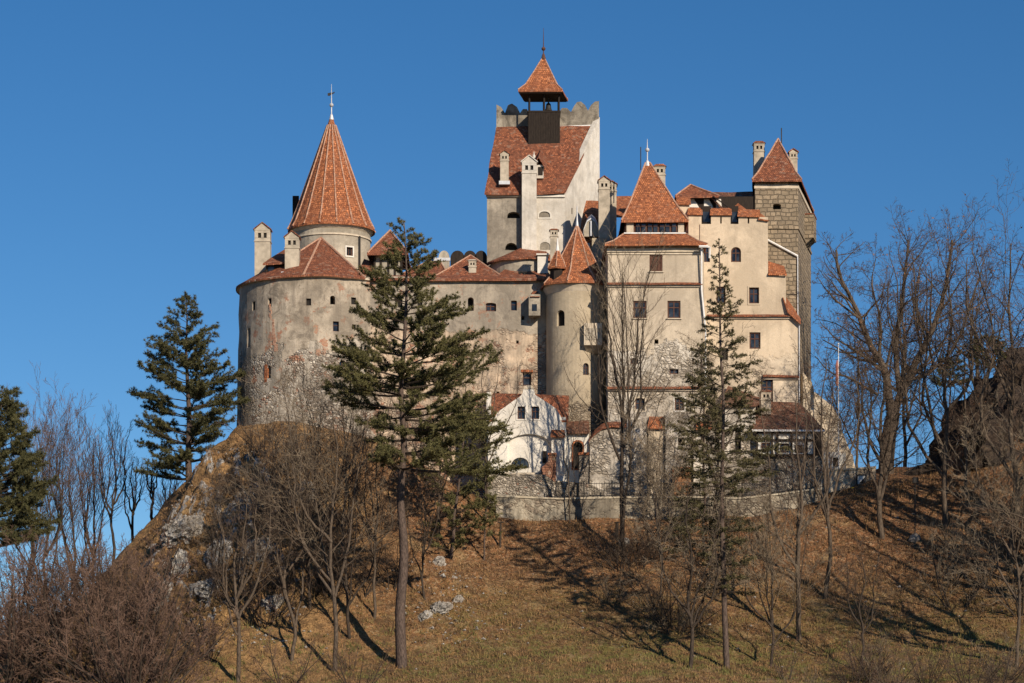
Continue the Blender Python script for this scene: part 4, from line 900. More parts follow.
ro = t.part('roof', shell(v, f, .16, 4, .05), 'tileA'); t.part('ridge_tiles', ridges([(ring[i], m0[i]) for i in range(4)] + [(m0[i], ap[0] if i in (0, 3) else ap[1]) for i in range(4)] + [ap], .10), 'ridge', ro)
finial(t, X(647.3, 198.8), 198.8, ap[0].z, Z(139, 198.8), .55, .05)
b = bmesh.new(); tube(b, [P(640.8, 170, 200), P(640.8, 147, 200)], .045, 5); t.part('lightning_rod', b, 'iron')
chimney(t, 659.5, 164.5, 200, 201.0, 11, .9, cap='flat', capmat='tileA')
pipe(t, [(701.5, 247, 193.6), (701.5, 290, 193.8), (705.5, 330, 193.8), (705.5, 400, 193.8)], .08); pipe(t, [(699, 246.5, 193.2), (707, 246.5, 193.2), (709.5, 247.5, 193.6), (709.5, 258, 193.9)], .10)
# lower buttresses
b = bmesh.new(); solid(b, [P(625, 560, 192.4), P(648, 560, 192.4), P(648, 560, 194.2), P(625, 560, 194.2)], [P(627, 419, 193.2), P(646.5, 419, 193.2), P(646.5, 409, 194.2), P(627, 409, 194.2)]); Wall(t, b, 'lowstone', 'buttress').build()
b = bmesh.new(); prism(b, [(665.5, 192.7), (691, 192.7), (691, 194.1), (665.5, 194.1)], 14, Z(412.5, 192.7)); w = Wall(t, b, 'lowstone', 'buttress'); w.window(Flat((665, 192.7), (691, 192.7)), 681.5, 441.5, 7, 8, 0, 'hole'); w.build()
b = bmesh.new(); prism(b, [(648.5, 193.0), (664.5, 193.0), (664.5, 194.1), (648.5, 194.1)], 14, Z(425, 193)); Wall(t, b, 'ruin', 'buttress').build()
t.part('buttress_cap', shell([P(647.5, 427.5, 192.7), P(664.8, 427.5, 192.7), P(664.8, 416.5, 193.96), P(649.5, 416.5, 193.96)], [(0, 1, 2, 3)], .12, 2, .03), 'tileA')
b = bmesh.new(); prism(b, [(693.5, 193.1), (722, 193.1), (722, 194.1), (693.5, 194.1)], 14, Z(429, 193.1)); Wall(t, b, 'lowstone', 'low_wall').build()
t.part('low_wall_cap', shell([P(696, 428.5, 192.8), P(712, 428.5, 192.8), P(712, 421.5, 193.96), P(697, 421.5, 193.96)], [(0, 1, 2, 3)], .12, 2, .03), 'tileA')

# rusty shed at the foot
t = Thing('rusty_shed', 'low rusty red lean-to shed at the foot of the cream block buttress', 'shed', P(681, 492, 191.8))
b = bmesh.new(); prism(b, [(674, 191.8), (691, 191.8), (691, 192.6), (674, 192.6)], 16.5, Z(470, 191.8)); M['rust'] = plain_mat('rusty_sheet', (0.16, 0.07, 0.035), (0.32, 0.17, 0.08), 3.0); t.part('wall', b, 'rust')
b = bmesh.new(); prism(b, [(672, 191.5), (692, 191.5), (692, 192.65), (672, 192.65)], Z(469.6, 191.8), Z(467.5, 191.8)); t.part('roof', b, 'tileA')
b = bmesh.new(); tube(b, [P(673, 495, 191.5), P(673, 468, 191.5)], .09, 6); t.part('post', b, 'tileA')

# ---- ochre battlemented wing
t = Thing('battlemented_wing', 'tall ochre wing with tile-capped merlons stepping down beside the stone tower', 'building', P(750, 500, 198))
YB = 198.0; sB = Flat((703, YB), (790, YB)); b = bmesh.new()
out = [(700, 560), (799.5, 560), (799.5, 324), (790, 312), (786, 305), (786, 276), (768, 276), (768, 224), (700, 224)]
profile(b, out, YB, 1.95); w = Wall(t, b, 'creamB')
w.window(sB, 736, 254.5, 10, 15, 0.9, 'glazed', .2); w.window(sB, 706, 254, 8, 16, .2, 'glazed', .3); w.window(sB, 721, 295, 9, 17, 0, 'glazed', .2); w.window(sB, 754, 295.5, 10, 16, 0, 'glazed', .2, surround='creamB', mull=(1, 1)); w.window(sB, 755, 340.5, 11, 16.5, 0, 'glazed', .2, mull=(1, 1))
w.window(sB, 767, 391, 12, 24, 0, 'glazed', .2, mull=(1, 2)); w.window(sB, 724, 354, 8, 12, 0, 'dark', .2)
w.build()
# merlons (0.55 m thick parapet) with windows and slits
for (a0_, a1_, tp, y_) in ((677, 689.5, 203.5, 198.6), (688.5, 701.5, 213.5, 198.1), (711, 730.5, 214, 198.0), (738.5, 759, 215.5, 198.0)):
    b = bmesh.new(); prism(b, [(a0_, y_), (a1_, y_), (a1_, y_ + .55), (a0_, y_ + .55)], Z(260 if a0_ < 690 else 224, y_) + .002, Z(tp, y_)); w = Wall(t, b, 'creamB', 'merlon')
    if a0_ > 700: w.window(Flat((a0_, y_), (a1_, y_)), a0_ + 10, 220, 1.6, 7, 0, 'hole')
    mo = w.build(); e_ = 1.2
    t.part('merlon_cap', shell([P(a0_ - e_, tp, y_ - .2), P(a1_ + e_, tp + .2, y_ - .2), P(a1_ + e_ - .5, tp - 6.2, y_ + .65), P(a0_ - e_ + .5, tp - 6.2, y_ + .65)], [(0, 1, 2, 3)], .10, 2, .03), 'tileA', mo)
b = bmesh.new(); prism(b, [(759.0, 198.004), (768, 198.004), (768, 199.9), (759, 199.9)], Z(224, 198) + .002, Z(217, 198)); Wall(t, b, 'creamB', 'merlon').build()
t.part('merlon_cap', shell([P(758, 218.5, 197.8), P(760.5, 214, 197.8), P(760.5, 213, 199.9), P(768, 219, 199.9), P(768.6, 220, 197.8)], [(0, 1, 2), (0, 2, 3, 4)], .1, 1, .02), 'tileA')
for q0_, q1_ in ((701.5, 711), (730.5, 738.5)):       # glazing between the merlons
    b = bmesh.new(); prism(b, [(q0_, 198.5), (q1_, 198.5), (q1_, 198.56), (q0_, 198.56)], Z(224, 198.5), Z(206, 198.5)); wn_ = t.part('window', b, 'wood')
    b = bmesh.new(); boxc(b, P((q0_ + q1_) / 2, 217, 198.47), (1, 0, 0), (0, -1, 0), (q1_ - q0_ - 2.4) * 198 / F, .06, .85); t.part('pane', b, 'glass', wn_)
# timber framed storey behind
b = bmesh.new(); prism(b, [(678, 200.2), (758, 200.2), (758, 204), (678, 204)], Z(240, 200), Z(196.5, 200.2)); t.part('timber_storey', b, 'wood')
for q0_, q1_, q2_ in ((689, 700, 207), (704, 714, 207), (716, 722, 208)):
    b = bmesh.new(); solid(b, [P(q0_, q2_, 200.15), P(q1_, q2_ + 2, 200.15), P(q1_, q2_ + 2, 200.25), P(q0_, q2_, 200.25)], [P(q0_, 199, 200.15), P(q0_ + 5, 199, 200.15), P(q0_ + 5, 199, 200.25), P(q0_, 199, 200.25)]); t.part('infill_panel', b, 'white')
ring_roof(t, rect_ring(675.5, 719, 199.5, 205, Z(195.8, 199.5)), P(690.5, 185, 202), 'tile')
t.part('roof', shell([P(712, 197, 199.6), P(729, 215, 199.6), P(760, 215, 199.6), P(760, 191.5, 205), P(702, 192.5, 205)], [(0, 1, 2, 3, 4)], .16, 3, .06), 'tiledark')
t.part('barge_board', ridges([(P(713, 196.5, 199.4), P(728.5, 207.5, 199.4))], .08), 'wood')
ring_roof(t, [P(732, 209, 199.0), P(746, 209, 199.0), P(746, 209, 201.5), P(732, 209, 201.5)], P(738, 203, 200.2), 'tileA', .12, False, 1, .02)
# tile copings of the steps
t.part('step_coping', shell([P(768.2, 273.5, 197.75), P(786.5, 274, 197.75), P(784, 266, 199.9), P(768.2, 261, 199.9)], [(0, 1, 2, 3)], .14, 2, .03), 'tileA')
t.part('step_coping', shell([P(783, 297, 197.8), P(788, 311, 197.6), P(800.8, 322.5, 197.6), P(800.8, 319, 200), P(790, 303, 200), P(786, 297, 200)], [(0, 1, 4, 5), (1, 2, 3, 4)], .16, 1, .03), 'tileA')
course(t, 707, 790, 315.5, YB); course(t, 763, 799, 376, YB)
pipe(t, [(757.5, 234.5, 199.86), (797.6, 256, 199.86)], .085, 'whitemetal', 'sloping_gutter'); pipe(t, [(797.6, 255, 199.9), (797.8, 322, 199.9)], .05, 'lead'); pipe(t, [(799.2, 322, 197.9), (799.4, 440, 197.9)], .05, 'lead')

# ---- stone tower
t = Thing('stone_tower', 'square tower of rough brown ashlar with pointed red roof at right end of castle', 'tower', P(780, 440, 200))
YC = 200.0; zc1 = Z(182, YC); zl = Z(228, YC)
plan = [(755, YC), (798, YC), (811, 211), (758, 211)]
b = bmesh.new(); prism(b, plan, 14, zc1); w = Wall(t, b, 'ashlar'); sC = Flat((755, YC), (798, YC)); w.window(sC, 777, 206.5, 8, 5.5, .3, 'hole'); w.build()
b = bmesh.new(); prism(b, [(754.3, YC - .06), (798.6, YC - .06), (812, 211), (757.5, 211)], zc1 - .55, zc1 - .25); t.part('frieze', b, 'mould')
b = bmesh.new(); prism(b, [(754.3, YC - .10), (798.8, YC - .10), (812, 211), (757.5, 211)], zl - .1, zl + .12); t.part('ledge', b, 'ashlar')
re_ = Z(179.5, 199.5); ring = [Vector((X(752, 199.5), 199.5, re_)), Vector((X(801.5, 199.5), 199.5, re_)), Vector((X(814, 211.8), 211.8, re_)), Vector((X(754, 211.8), 211.8, re_))]
apx = P(778, 139, 204.5); m0 = [r0_.lerp(apx, .22) - Vector((0, 0, .18)) for r0_ in ring]
v = ring + m0 + [apx]; f = [(i, (i + 1) % 4, 4 + (i + 1) % 4, 4 + i) for i in range(4)] + [(4 + i, 4 + (i + 1) % 4, 8) for i in range(4)]
ro = t.part('roof', shell(v, f, .2, 4, .04), 'tile'); t.part('ridge_tiles', ridges([(ring[i], m0[i]) for i in range(4)] + [(m0[i], apx) for i in range(4)], .10), 'ridge', ro)
b = bmesh.new(); tube(b, [P(781.5, 150, 204.5), P(781.5, 128, 204.5)], .05, 5); t.part('lightning_rod', b, 'iron')
chimney(t, 758.8, 141.5, 185, 207.0, 10.5, .9, cap='flat', capmat='tile'); chimney(t, 793, 149.5, 176, 205.5, 8, .7)
# projecting box machicolation on its right flank
q0, q1 = Vector((X(798, YC), YC, 0)), Vector((X(811, 211), 211, 0)); uu = (q1 - q0).normalized(); nn = Vector((uu.y, -uu.x, 0))
c_ = q0.lerp(q1, .62) + nn * .1; zz1, zz0 = Z(218, 207), Z(241, 207); b = bmesh.new(); boxc(b, Vector((c_.x, c_.y, (zz0 + zz1) / 2)), uu, nn, 2.4, 1.3, zz1 - zz0); mb = t.part('machicolation', b, 'ashlar')
b = bmesh.new(); boxc(b, Vector((c_.x, c_.y, zz1 + .06)), uu, nn, 2.5, 1.4, .1); t.part('machicolation_roof', b, 'tile', mb)
for k_ in (-.95, 0, .95):
    b = bmesh.new(); cc_ = c_ + uu * k_; solid(b, [Vector((*(cc_ + uu * a - nn * .6).xy, zz0 - 1.0)) if d_ else Vector((*(cc_ + uu * a - nn * .7).xy, zz0 - 1.0)) for a, d_ in ((-.18, 0), (.18, 0), (.18, 1), (-.18, 1))], [Vector((*(cc_ + uu * a + nn * d_).xy, zz0 - .002)) for a, d_ in ((-.18, -.7), (.18, -.7), (.18, .55), (-.18, .55))]); t.part('corbel', b, 'ashlar', mb)

# ---- ruined sloping wall at the right end
t = Thing('ruined_buttress_wall', 'pale sloping ruined wall with ragged edge at the right foot of castle', 'wall', P(830, 470, 199))
b = bmesh.new(); profile(b, [(802, 560), (857, 560), (856.5, 468), (853, 457), (848, 447), (845, 440), (841.5, 431), (841, 420), (834, 409), (827, 400), (822, 395), (815, 391), (810, 380), (802, 372)], 199.3, 2.5)
bmesh.ops.subdivide_edges(b, edges=b.edges[:], cuts=3); wobble(b, 0, .18, .9)
w = Wall(t, b, 'ruin'); w.build()
b = bmesh.new(); prism(b, [(822, 197.5), (846, 197.5), (846, 199.2), (822, 199.2)], 16, Z(452, 197.5)); w = Wall(t, b, 'white', 'white_annex'); w.window(Flat((822, 197.5), (846, 197.5)), 836, 462, 6, 9, 0, 'dark', .2); w.build()

# ---- half-timbered annex
t = Thing('half_timbered_annex', 'low half-timbered annex with dark posts and brown tile roof at foot of the ochre wing', 'house', P(790, 500, 193.4))
YH = 193.4; b = bmesh.new(); prism(b, [(722, YH + .3), (822, YH + .3), (822, 197.9), (722, 197.9)], 15, Z(455.5, YH)); w = Wall(t, b, 'rubble', 'base_wall'); w.window(Flat((722, YH + .3), (822, YH + .3)), 765, 470, 2, 6, 0, 'hole'); w.build()
b = bmesh.new(); prism(b, [(756, YH + .1), (815, YH + .1), (815, 197.9), (756, 197.9)], Z(455.3, YH), Z(431, YH)); w = Wall(t, b, 'white'); sH = Flat((756, YH + .1), (815, YH + .1))
w.window(sH, 765.5, 447, 8.5, 9, 0, 'glazed', .15, mull=(1, 1)); w.window(sH, 784.5, 448, 9, 9, 0, 'glazed', .2, mull=(1, 0)); w.window(sH, 799, 449, 9, 8, 0, 'dark', .2, mull=(1, 0)); w.build()
for q in (757, 772, 777.5, 791.5, 806.5, 814.5):
    b = bmesh.new(); boxc(b, P(q, 443.2, YH + .02), (1, 0, 0), (0, -1, 0), .16, .22, 1.98); t.part('post', b, 'wood')
for q in (432.4, 440, 455):
    b = bmesh.new(); boxc(b, P(785.7, q, YH + .0), (1, 0, 0), (0, -1, 0), 4.8, .14, .15); t.part('rail', b, 'wood')
t.part('roof', shell([P(752, 429.5, 193.15), P(824.5, 430, 193.15), P(800, 403, 197.9), P(757, 401.5, 197.9)], [(0, 1, 2, 3)], .18, 4, .07), 'tiledark')
pipe(t, [(752, 430.5, 193.05), (824.5, 431, 193.05)], .09, name='gutter')
b = bmesh.new(); prism(b, [(815, 195.5), (823, 195.5), (823, 197.9), (815, 197.9)], Z(455.3, 194), Z(428, 195)); t.part('porch_shade_block', b, 'wood')  # solid dark block stands in for the shade of an open area
# white stair block to its left
t = Thing('white_stair_block', 'narrow white block with sloping tile strip left of the half-timbered annex', 'building', P(742, 500, 194))
b = bmesh.new(); prism(b, [(722, 194.0), (755.5, 194.0), (755.5, 197.9), (722, 197.9)], 16, Z(404, 194)); w = Wall(t, b, 'lowstone'); w.window(Flat((722, 194), (755, 194)), 738, 442, 6, 24, 0, 'dark', .3, mull=(1, 3)); w.build()
t.part('roof', shell([P(720, 404, 193.6), P(757, 404, 193.6), P(765, 399, 197.7), P(728, 386, 197.7)], [(0, 1, 2, 3)], .16, 3, .05), 'tiledark')
chimney(t, 765.5, 390, 415, 195.8, 10, .9, cap='flat', mat='creamB')

# ---- white scrolled gatehouse
t = Thing('white_gatehouse', 'white house with scrolled gable, two square windows and arched recess below the stair turret', 'house', P(528, 476, 192.6))
YG = 192.6; sG = Flat((488, YG), (570, YG))
gab = [(488, 560), (566.5, 560), (566.5, 432), (565, 427), (562, 424), (560.5, 416), (556, 408.5), (549.5, 404), (542, 399), (537.5, 396.5), (535, 394.5), (534.2, 389.5), (531, 386), (526.5, 386), (523.2, 389.5), (522.8, 393), (520.5, 396), (513, 401), (505, 407), (499, 411), (496.5, 414), (494, 420), (489.5, 423.5), (488, 427)]
b = bmesh.new(); profile(b, gab, YG, .6); w = Wall(t, b, 'white')
w.window(sG, 521.3, 412.8, 7.5, 12.5, 0, 'glazed', .2, surround='white'); w.window(sG, 535.4, 412.8, 7.5, 12.5, 0, 'glazed', .2, surround='white')
# segmental blind arch: a shallow recess
p_, n_ = sG.hit(528); yq = YG; pts = []
for j in range(17): a = math.pi * j / 16; pts.append((X(529 + 21.5 * math.cos(a), yq) - p_.x, Z(445.5 - 11.5 * math.sin(a), yq)))
pts = [(X(507.5, yq) - p_.x, Z(473, yq)), (X(550.5, yq) - p_.x, Z(473, yq))] + pts
extr(w.cut, [(a, q) for a, q in pts], Vector((p_.x, yq, 0)), Vector((1, 0, 0)), Vector((0, -1, 0)), .5, -.28); w.n += 1
w.build()
b = bmesh.new(); prism(b, [(509, YG + .281), (549, YG + .281), (549, YG + .60), (509, YG + .60)], Z(472.5, YG), Z(437, YG)); sG2 = Flat((508, YG + .281), (550, YG + .281))
b.free()
b = bmesh.new(); extr(b, arch_pts(17.5 * YG / F, 10 * YG / F, .85), P(520.3, 462.5, YG + .26), Vector((1, 0, 0)), Vector((0, -1, 0)), .04, -.03); lu = t.part('lunette_window', b, 'wood')
b = bmesh.new(); extr(b, arch_pts(15.5 * YG / F, 8.3 * YG / F, .85), P(520.3, 462.5, YG + .21), Vector((1, 0, 0)), Vector((0, -1, 0)), .01, -.01); t.part('pane', b, 'glass', lu)
for q in (515.5, 520.3, 525):
    b = bmesh.new(); boxc(b, P(q, 463, YG + .185), (1, 0, 0), (0, -1, 0), .05, .05, .62); t.part('glazing_bar', b, 'wood', lu)
b = bmesh.new(); boxc(b, P(544.5, 457, YG + .2), (1, 0, 0), (0, -1, 0), .32, .2, .95); t.part('shutter', b, 'wood')
b = bmesh.new(); prism(b, [(491, YG + .6), (566, YG + .6), (566, 198.5), (491, 198.5)], 14, Z(417, YG + .6)); Wall(t, b, 'white', 'body_wall').build()
y0_, y1_ = YG + .55, 198.6; r0a, r1a = P(493, 392.5, 195.6), P(569, 395.5, 195.6)
v = [P(489, 420, y0_), P(568, 420, y0_), r1a, r0a, P(568, 420, y1_), P(489, 420, y1_)]; v[4].z = v[5].z = v[0].z
t.part('roof', shell(v, [(0, 1, 2, 3), (3, 2, 4, 5), ], .16, 3, .05), 'tile')
b = bmesh.new(); profile(b, [(523.4, 388.8), (534, 388.8), (533, 386.6), (531, 385.2), (526.6, 385.2), (524.2, 386.6)], YG - .06, .72); t.part('gable_cap', b, 'mould')
b = bmesh.new(); prism(b, [(486.5, 193.6), (491, 193.6), (491, 198), (486.5, 198)], 14, Z(392, 193.6)); Wall(t, b, 'white', 'side_pier').build()
b = bmesh.new(); prism(b, [(500, YG - .12), (548.5, YG - .12), (548.5, YG + .03), (500, YG + .03)], Z(474.6, YG), Z(472.6, YG)); t.part('ledge', b, 'mould')
# its right wing with arched doorway
t = Thing('arched_entrance_wing', 'low white wing with a dark arched doorway right of the scrolled gable', 'building', P(578, 476, 192.3))
b = bmesh.new(); prism(b, [(567, 193.2), (589, 193.2), (589, 197), (567, 197)], 14, Z(431.5, 193.2)); w = Wall(t, b, 'white'); sW = Flat((567, 193.2), (589, 193.2)); w.window(sW, 577.8, 455, 9.5, 27, 1, 'dark', .5, surround='tileA', mull=(1, 0)); w.build()
t.part('roof', shell([P(565, 431.5, 192.8), P(590, 431.5, 192.8), P(589, 420, 196), P(567, 422, 196)], [(0, 1, 2, 3)], .18, 2, .06), 'tiledark')
b = bmesh.new(); prism(b, [(551.5, 192.2), (564.5, 192.2), (564.5, 192.58), (551.5, 192.58)], 14, Z(435.5, 192.2)); Wall(t, b, 'white', 'porch_pier').build()
t.part('porch_roof', shell([P(550, 436, 191.9), P(565.5, 436, 191.9), P(564.5, 429.5, 192.58), P(551.5, 429.5, 192.58)], [(0, 1, 2, 3)], .12, 1, .03), 'tileA')
b = bmesh.new(); profile(b, [(541, 490), (556, 490), (556, 455), (549, 455), (547.5, 462), (541, 468)], 191.9, .6); M['brick'] = tile_mat('red_brick', (0.42, 0.19, 0.11), (0.33, 0.15, 0.09), (0.25, 0.18, 0.14), .5); t.part('brick_pier', b, 'brick')
b = bmesh.new(); prism(b, [(548, 191.8), (556.6, 191.8), (556.6, 192.55), (548, 192.55)], Z(455, 191.9) + .003, Z(453, 191.9)); t.part('pier_cap', b, 'tileA')
b = bmesh.new(); profile(b, [(579, 500), (588.5, 500), (588.5, 455), (579, 455)], 191.4, .7); t.part('stone_pier', b, 'rubble')
b = bmesh.new(); prism(b, [(578, 191.3), (589.3, 191.3), (589.3, 192.2), (578, 192.2)], Z(455, 191.4), Z(452.4, 191.4)); t.part('pier_cap', b, 'tileA')
# stone garden wall with curved tile coping, between wing and cream block
t = Thing('garden_wall', 'patched stone wall with curved coping between arched doorway and cream block', 'wall', P(607, 490, 192.8))
b = bmesh.new(); profile(b, [(589.2, 560), (626, 560), (626, 427), (612, 426), (602, 428), (595, 433), (590, 440)], 192.8, .7); Wall(t, b, 'lowstone').build()
t.part('coping', shell([P(588.8, 441, 192.6), P(594.6, 433.3, 192.6), P(602, 428, 192.6), P(612, 425.8, 192.6), P(626.5, 426.6, 192.6), P(588.8, 438, 193.7), P(594.6, 430, 193.7), P(602, 424, 193.7), P(612, 421.3, 193.7), P(626.5, 422, 193.7)], [(i, i + 1, i + 6, i + 5) for i in range(4)], .12, 1, .03), 'tile')

# ---------------------------------------------------------------- plants
class Tubes:
    """fast builder for thousands of tapering sticks"""
    def __init__(s): s.v = []; s.f = []
    def add(s, pts, r0, r1, k=5):
        n = len(pts); base = len(s.v)
        for i, p in enumerate(pts):
            a = pts[i - 1] if i else p; c = pts[i + 1] if i < n - 1 else p; d = (c - a).normalized()
            u = d.cross(Vector((.3, .2, 1)) if abs(d.z) < .95 else Vector((0, 1, 0))).normalized(); w = d.cross(u); r = r0 + (r1 - r0) * i / (n - 1)
            if i == n - 1 and k == 3: s.v.append(tuple(p)); break
            for j in range(k):
                t = 6.2832 * j / k; q = p + (u * math.cos(t) + w * math.sin(t)) * r; s.v.append((q.x, q.y, q.z))
        for i in range(n - 1):
            a0 = base + i * k
            if i == n - 2 and k == 3:
                for j in range(k): s.f.append((a0 + j, a0 + (j + 1) % k, a0 + k))
            else:
                for j in range(k): s.f.append((a0 + j, a0 + (j + 1) % k, a0 + k + (j + 1) % k, a0 + k + j))
        if k > 3: s.f.append(tuple(base + (n - 1) * k + j for j in range(k)))
    def mesh(s, name):
        me = bpy.data.meshes.new(name); me.from_pydata(s.v, [], s.f); me.update(); return me
def rvec(g): return Vector((g.gauss(0, 1), g.gauss(0, 1), g.gauss(0, 1))).normalized()
def limb(g, p, d, L, n, wob, up):   # a stick of n joints that wanders and bends upwards
    pts = [p.copy()]; d = d.normalized()
    for i in range(n):
        d = (d + rvec(g) * wob + Vector((0, 0, up))).normalized(); p = p + d * (L / n); pts.append(p.copy())
    return pts
def perp(g, d, ang):
    a = d.cross(rvec(g)).normalized(); return (d * math.cos(ang) + a * math.sin(ang)).normalized()
def ramify(g, T, Tw, pts, r0, r1, lvl, maxl, dens, ang=.75, up=.08, wob=.16, lf=.55, tmin=.25, rmin=.011):
    """children along a limb; the last levels are the twigs of the crown"""
    L = sum((b - a).length for a, b in zip(pts, pts[1:])); cnt = max(3, int(dens[lvl] * (L if lvl == 0 else 1)))
    for c in range(cnt):
        t = tmin + (1 - tmin) * (c + g.random()) / cnt; t = min(t, .995); q = t * (len(pts) - 1); i = int(q); fr = q - i
        p = pts[i].lerp(pts[i + 1], fr); d = (pts[i + 1] - pts[i]).normalized(); r = (r0 + (r1 - r0) * t) * .52
        cl = L * lf * (1.12 - .62 * t) * g.uniform(.65, 1.2); nd = perp(g, d, ang * g.uniform(.6, 1.25))
        tw = lvl + 1 >= maxl; n = 3 if tw else 6
        cp_ = limb(g, p, nd, cl, n, wob * (1.5 if not tw else 1.6), up); rr = max(r * g.uniform(.55, .95), rmin)
        (Tw if lvl >= 1 else T).add(cp_, rr, max(rr * .3, rmin * .6), 3 if lvl >= 1 else 5)
        if not tw: ramify(g, T, Tw, cp_, rr, rr * .3, lvl + 1, maxl, dens, ang, up, wob, lf, .2, rmin)
def bare_tree(label, base, limbs, seed, dens=(1.2, 7, 6), maxl=3, group=None, bark='bark', twig='twig', name='bare_tree', lf=.5, up=.08, ang=.75, rmin=.012, leaves=0, cat='tree'):
    """limbs: list of (points, r0, r1, ramify?) in world space; the first one is the stem"""
    g = random.Random(seed); T = Tubes(); W = Tubes()
    for pts, r0, r1, tm in limbs:
        T.add(pts, r0, r1, 8)
        if tm < 1: ramify(g, T, W, pts, r0, r1, 0, maxl, dens, ang, up, .16, lf, tm, rmin)
    t = Thing(name, label, cat, base, group)
    t.mesh('trunk', T.mesh('trunk'), bark, smooth=True); t.mesh('crown', W.mesh('crown'), twig)
    if leaves:
        me = W.v; vs = []; fs = []
        for i in range(leaves):
            q = Vector(g.choice(me)) + rvec(g) * .05; a = rvec(g) * .09; b_ = a.cross(rvec(g)).normalized() * .06; n = len(vs)
            vs += [tuple(q - a), tuple(q + b_), tuple(q + a), tuple(q - b_)]; fs.append((n, n + 1, n + 2, n + 3))
        m = bpy.data.meshes.new('leaves'); m.from_pydata(vs, [], fs); t.mesh('leaves', m, 'dryleaf')
    return t
def smooth_line(pts, n, g, j):
    """catmull-rom through control points with a little jitter"""
    out = []; P_ = [pts[0]] + pts + [pts[-1]]
    for i in range(1, len(P_) - 2):
        for s_ in range(n):
            t = s_ / n; a, b_, c, d = P_[i - 1:i + 3]
            out.append(.5 * ((2 * b_) + (c - a) * t + (2 * a - 5 * b_ + 4 * c - d) * t * t + (3 * b_ - a - 3 * c + d) * t ** 3) + rvec(g) * j)
    out.append(pts[-1].copy()); return out
def pl(Y, pts, g, dy=0.0, n=4, j=.05):
    """limb through picture positions, drifting dy metres in depth"""
    m = len(pts) - 1
    return smooth_line([P(a, b_, Y + dy * i / max(m, 1)) for i, (a, b_) in enumerate(pts)], n, g, j)
def auto_tree(px, py, top, seed, lean=0, fork=3, r=.16, Y=None, spread=.22, fstart=.35, **kw):
    """a bare tree standing on the ground at a picture position, its top reaching picture height `top`"""
    g = random.Random(seed * 7 + 1)
    gp = ground_hit(px, py) if Y is None else Vector((X(px, Y), Y, ground(X(px, Y), Y)))
    Yg = gp.y; ztop = Z(top, Yg); H = (ztop - gp.z) * .95; b0 = gp - Vector((0, 0, .5)); limbs = []
    st = [b0 + Vector((lean * H * i / 5 + g.gauss(0, .012) * H, g.gauss(0, .01) * H, (H + .5) * .96 * i / 5)) if i else b0 for i in range(6)]
    stem = smooth_line([q + Vector((g.gauss(0, .009), g.gauss(0, .009), 0)) * H * (i > 0) for i, q in enumerate(st)], 4, g, .06); limbs.append((stem, r, r * .16, fstart))
    for f_ in range(fork):
        i = int(len(stem) * g.uniform(.18, .5)); a = g.uniform(0, 6.28) if f_ > 1 else (0 if f_ else math.pi); sp_ = spread * g.uniform(.7, 1.3); p0 = stem[i]; hh = (ztop - p0.z) * g.uniform(.75, .98)
        dx, dy = math.cos(a) * sp_ * H, math.sin(a) * sp_ * H * .8
        q = [p0, p0 + Vector((dx * .60 + g.gauss(0, .018) * H, dy * .55, hh * .28)), p0 + Vector((dx * .75 + g.gauss(0, .02) * H, dy * .85, hh * .62)), p0 + Vector((dx, dy, hh))]
        limbs.append((smooth_line(q, 4, g, .09), r * .62, r * .12, .2))
    return gp, limbs, H
def put(label, px, py, top, seed, group=None, name='bare_tree', bark='bark', twig='twig', dens=(1.5, 8, 8), maxl=3, lf=.42, up=.05, rmin=.011, leaves=0, cat='tree', ang=.9, **kw):
    gp, limbs, H = auto_tree(px, py, top, seed, **kw)
    gv = random.Random(seed * 13 + 5); ang *= gv.uniform(.68, 1.22); up += gv.uniform(-.06, .04); lf *= gv.uniform(.8, 1.25)     # each tree has its own habit
    return bare_tree(label, gp, limbs, seed, dens, maxl, group, bark, twig, name, lf, up, ang, rmin, leaves, cat)

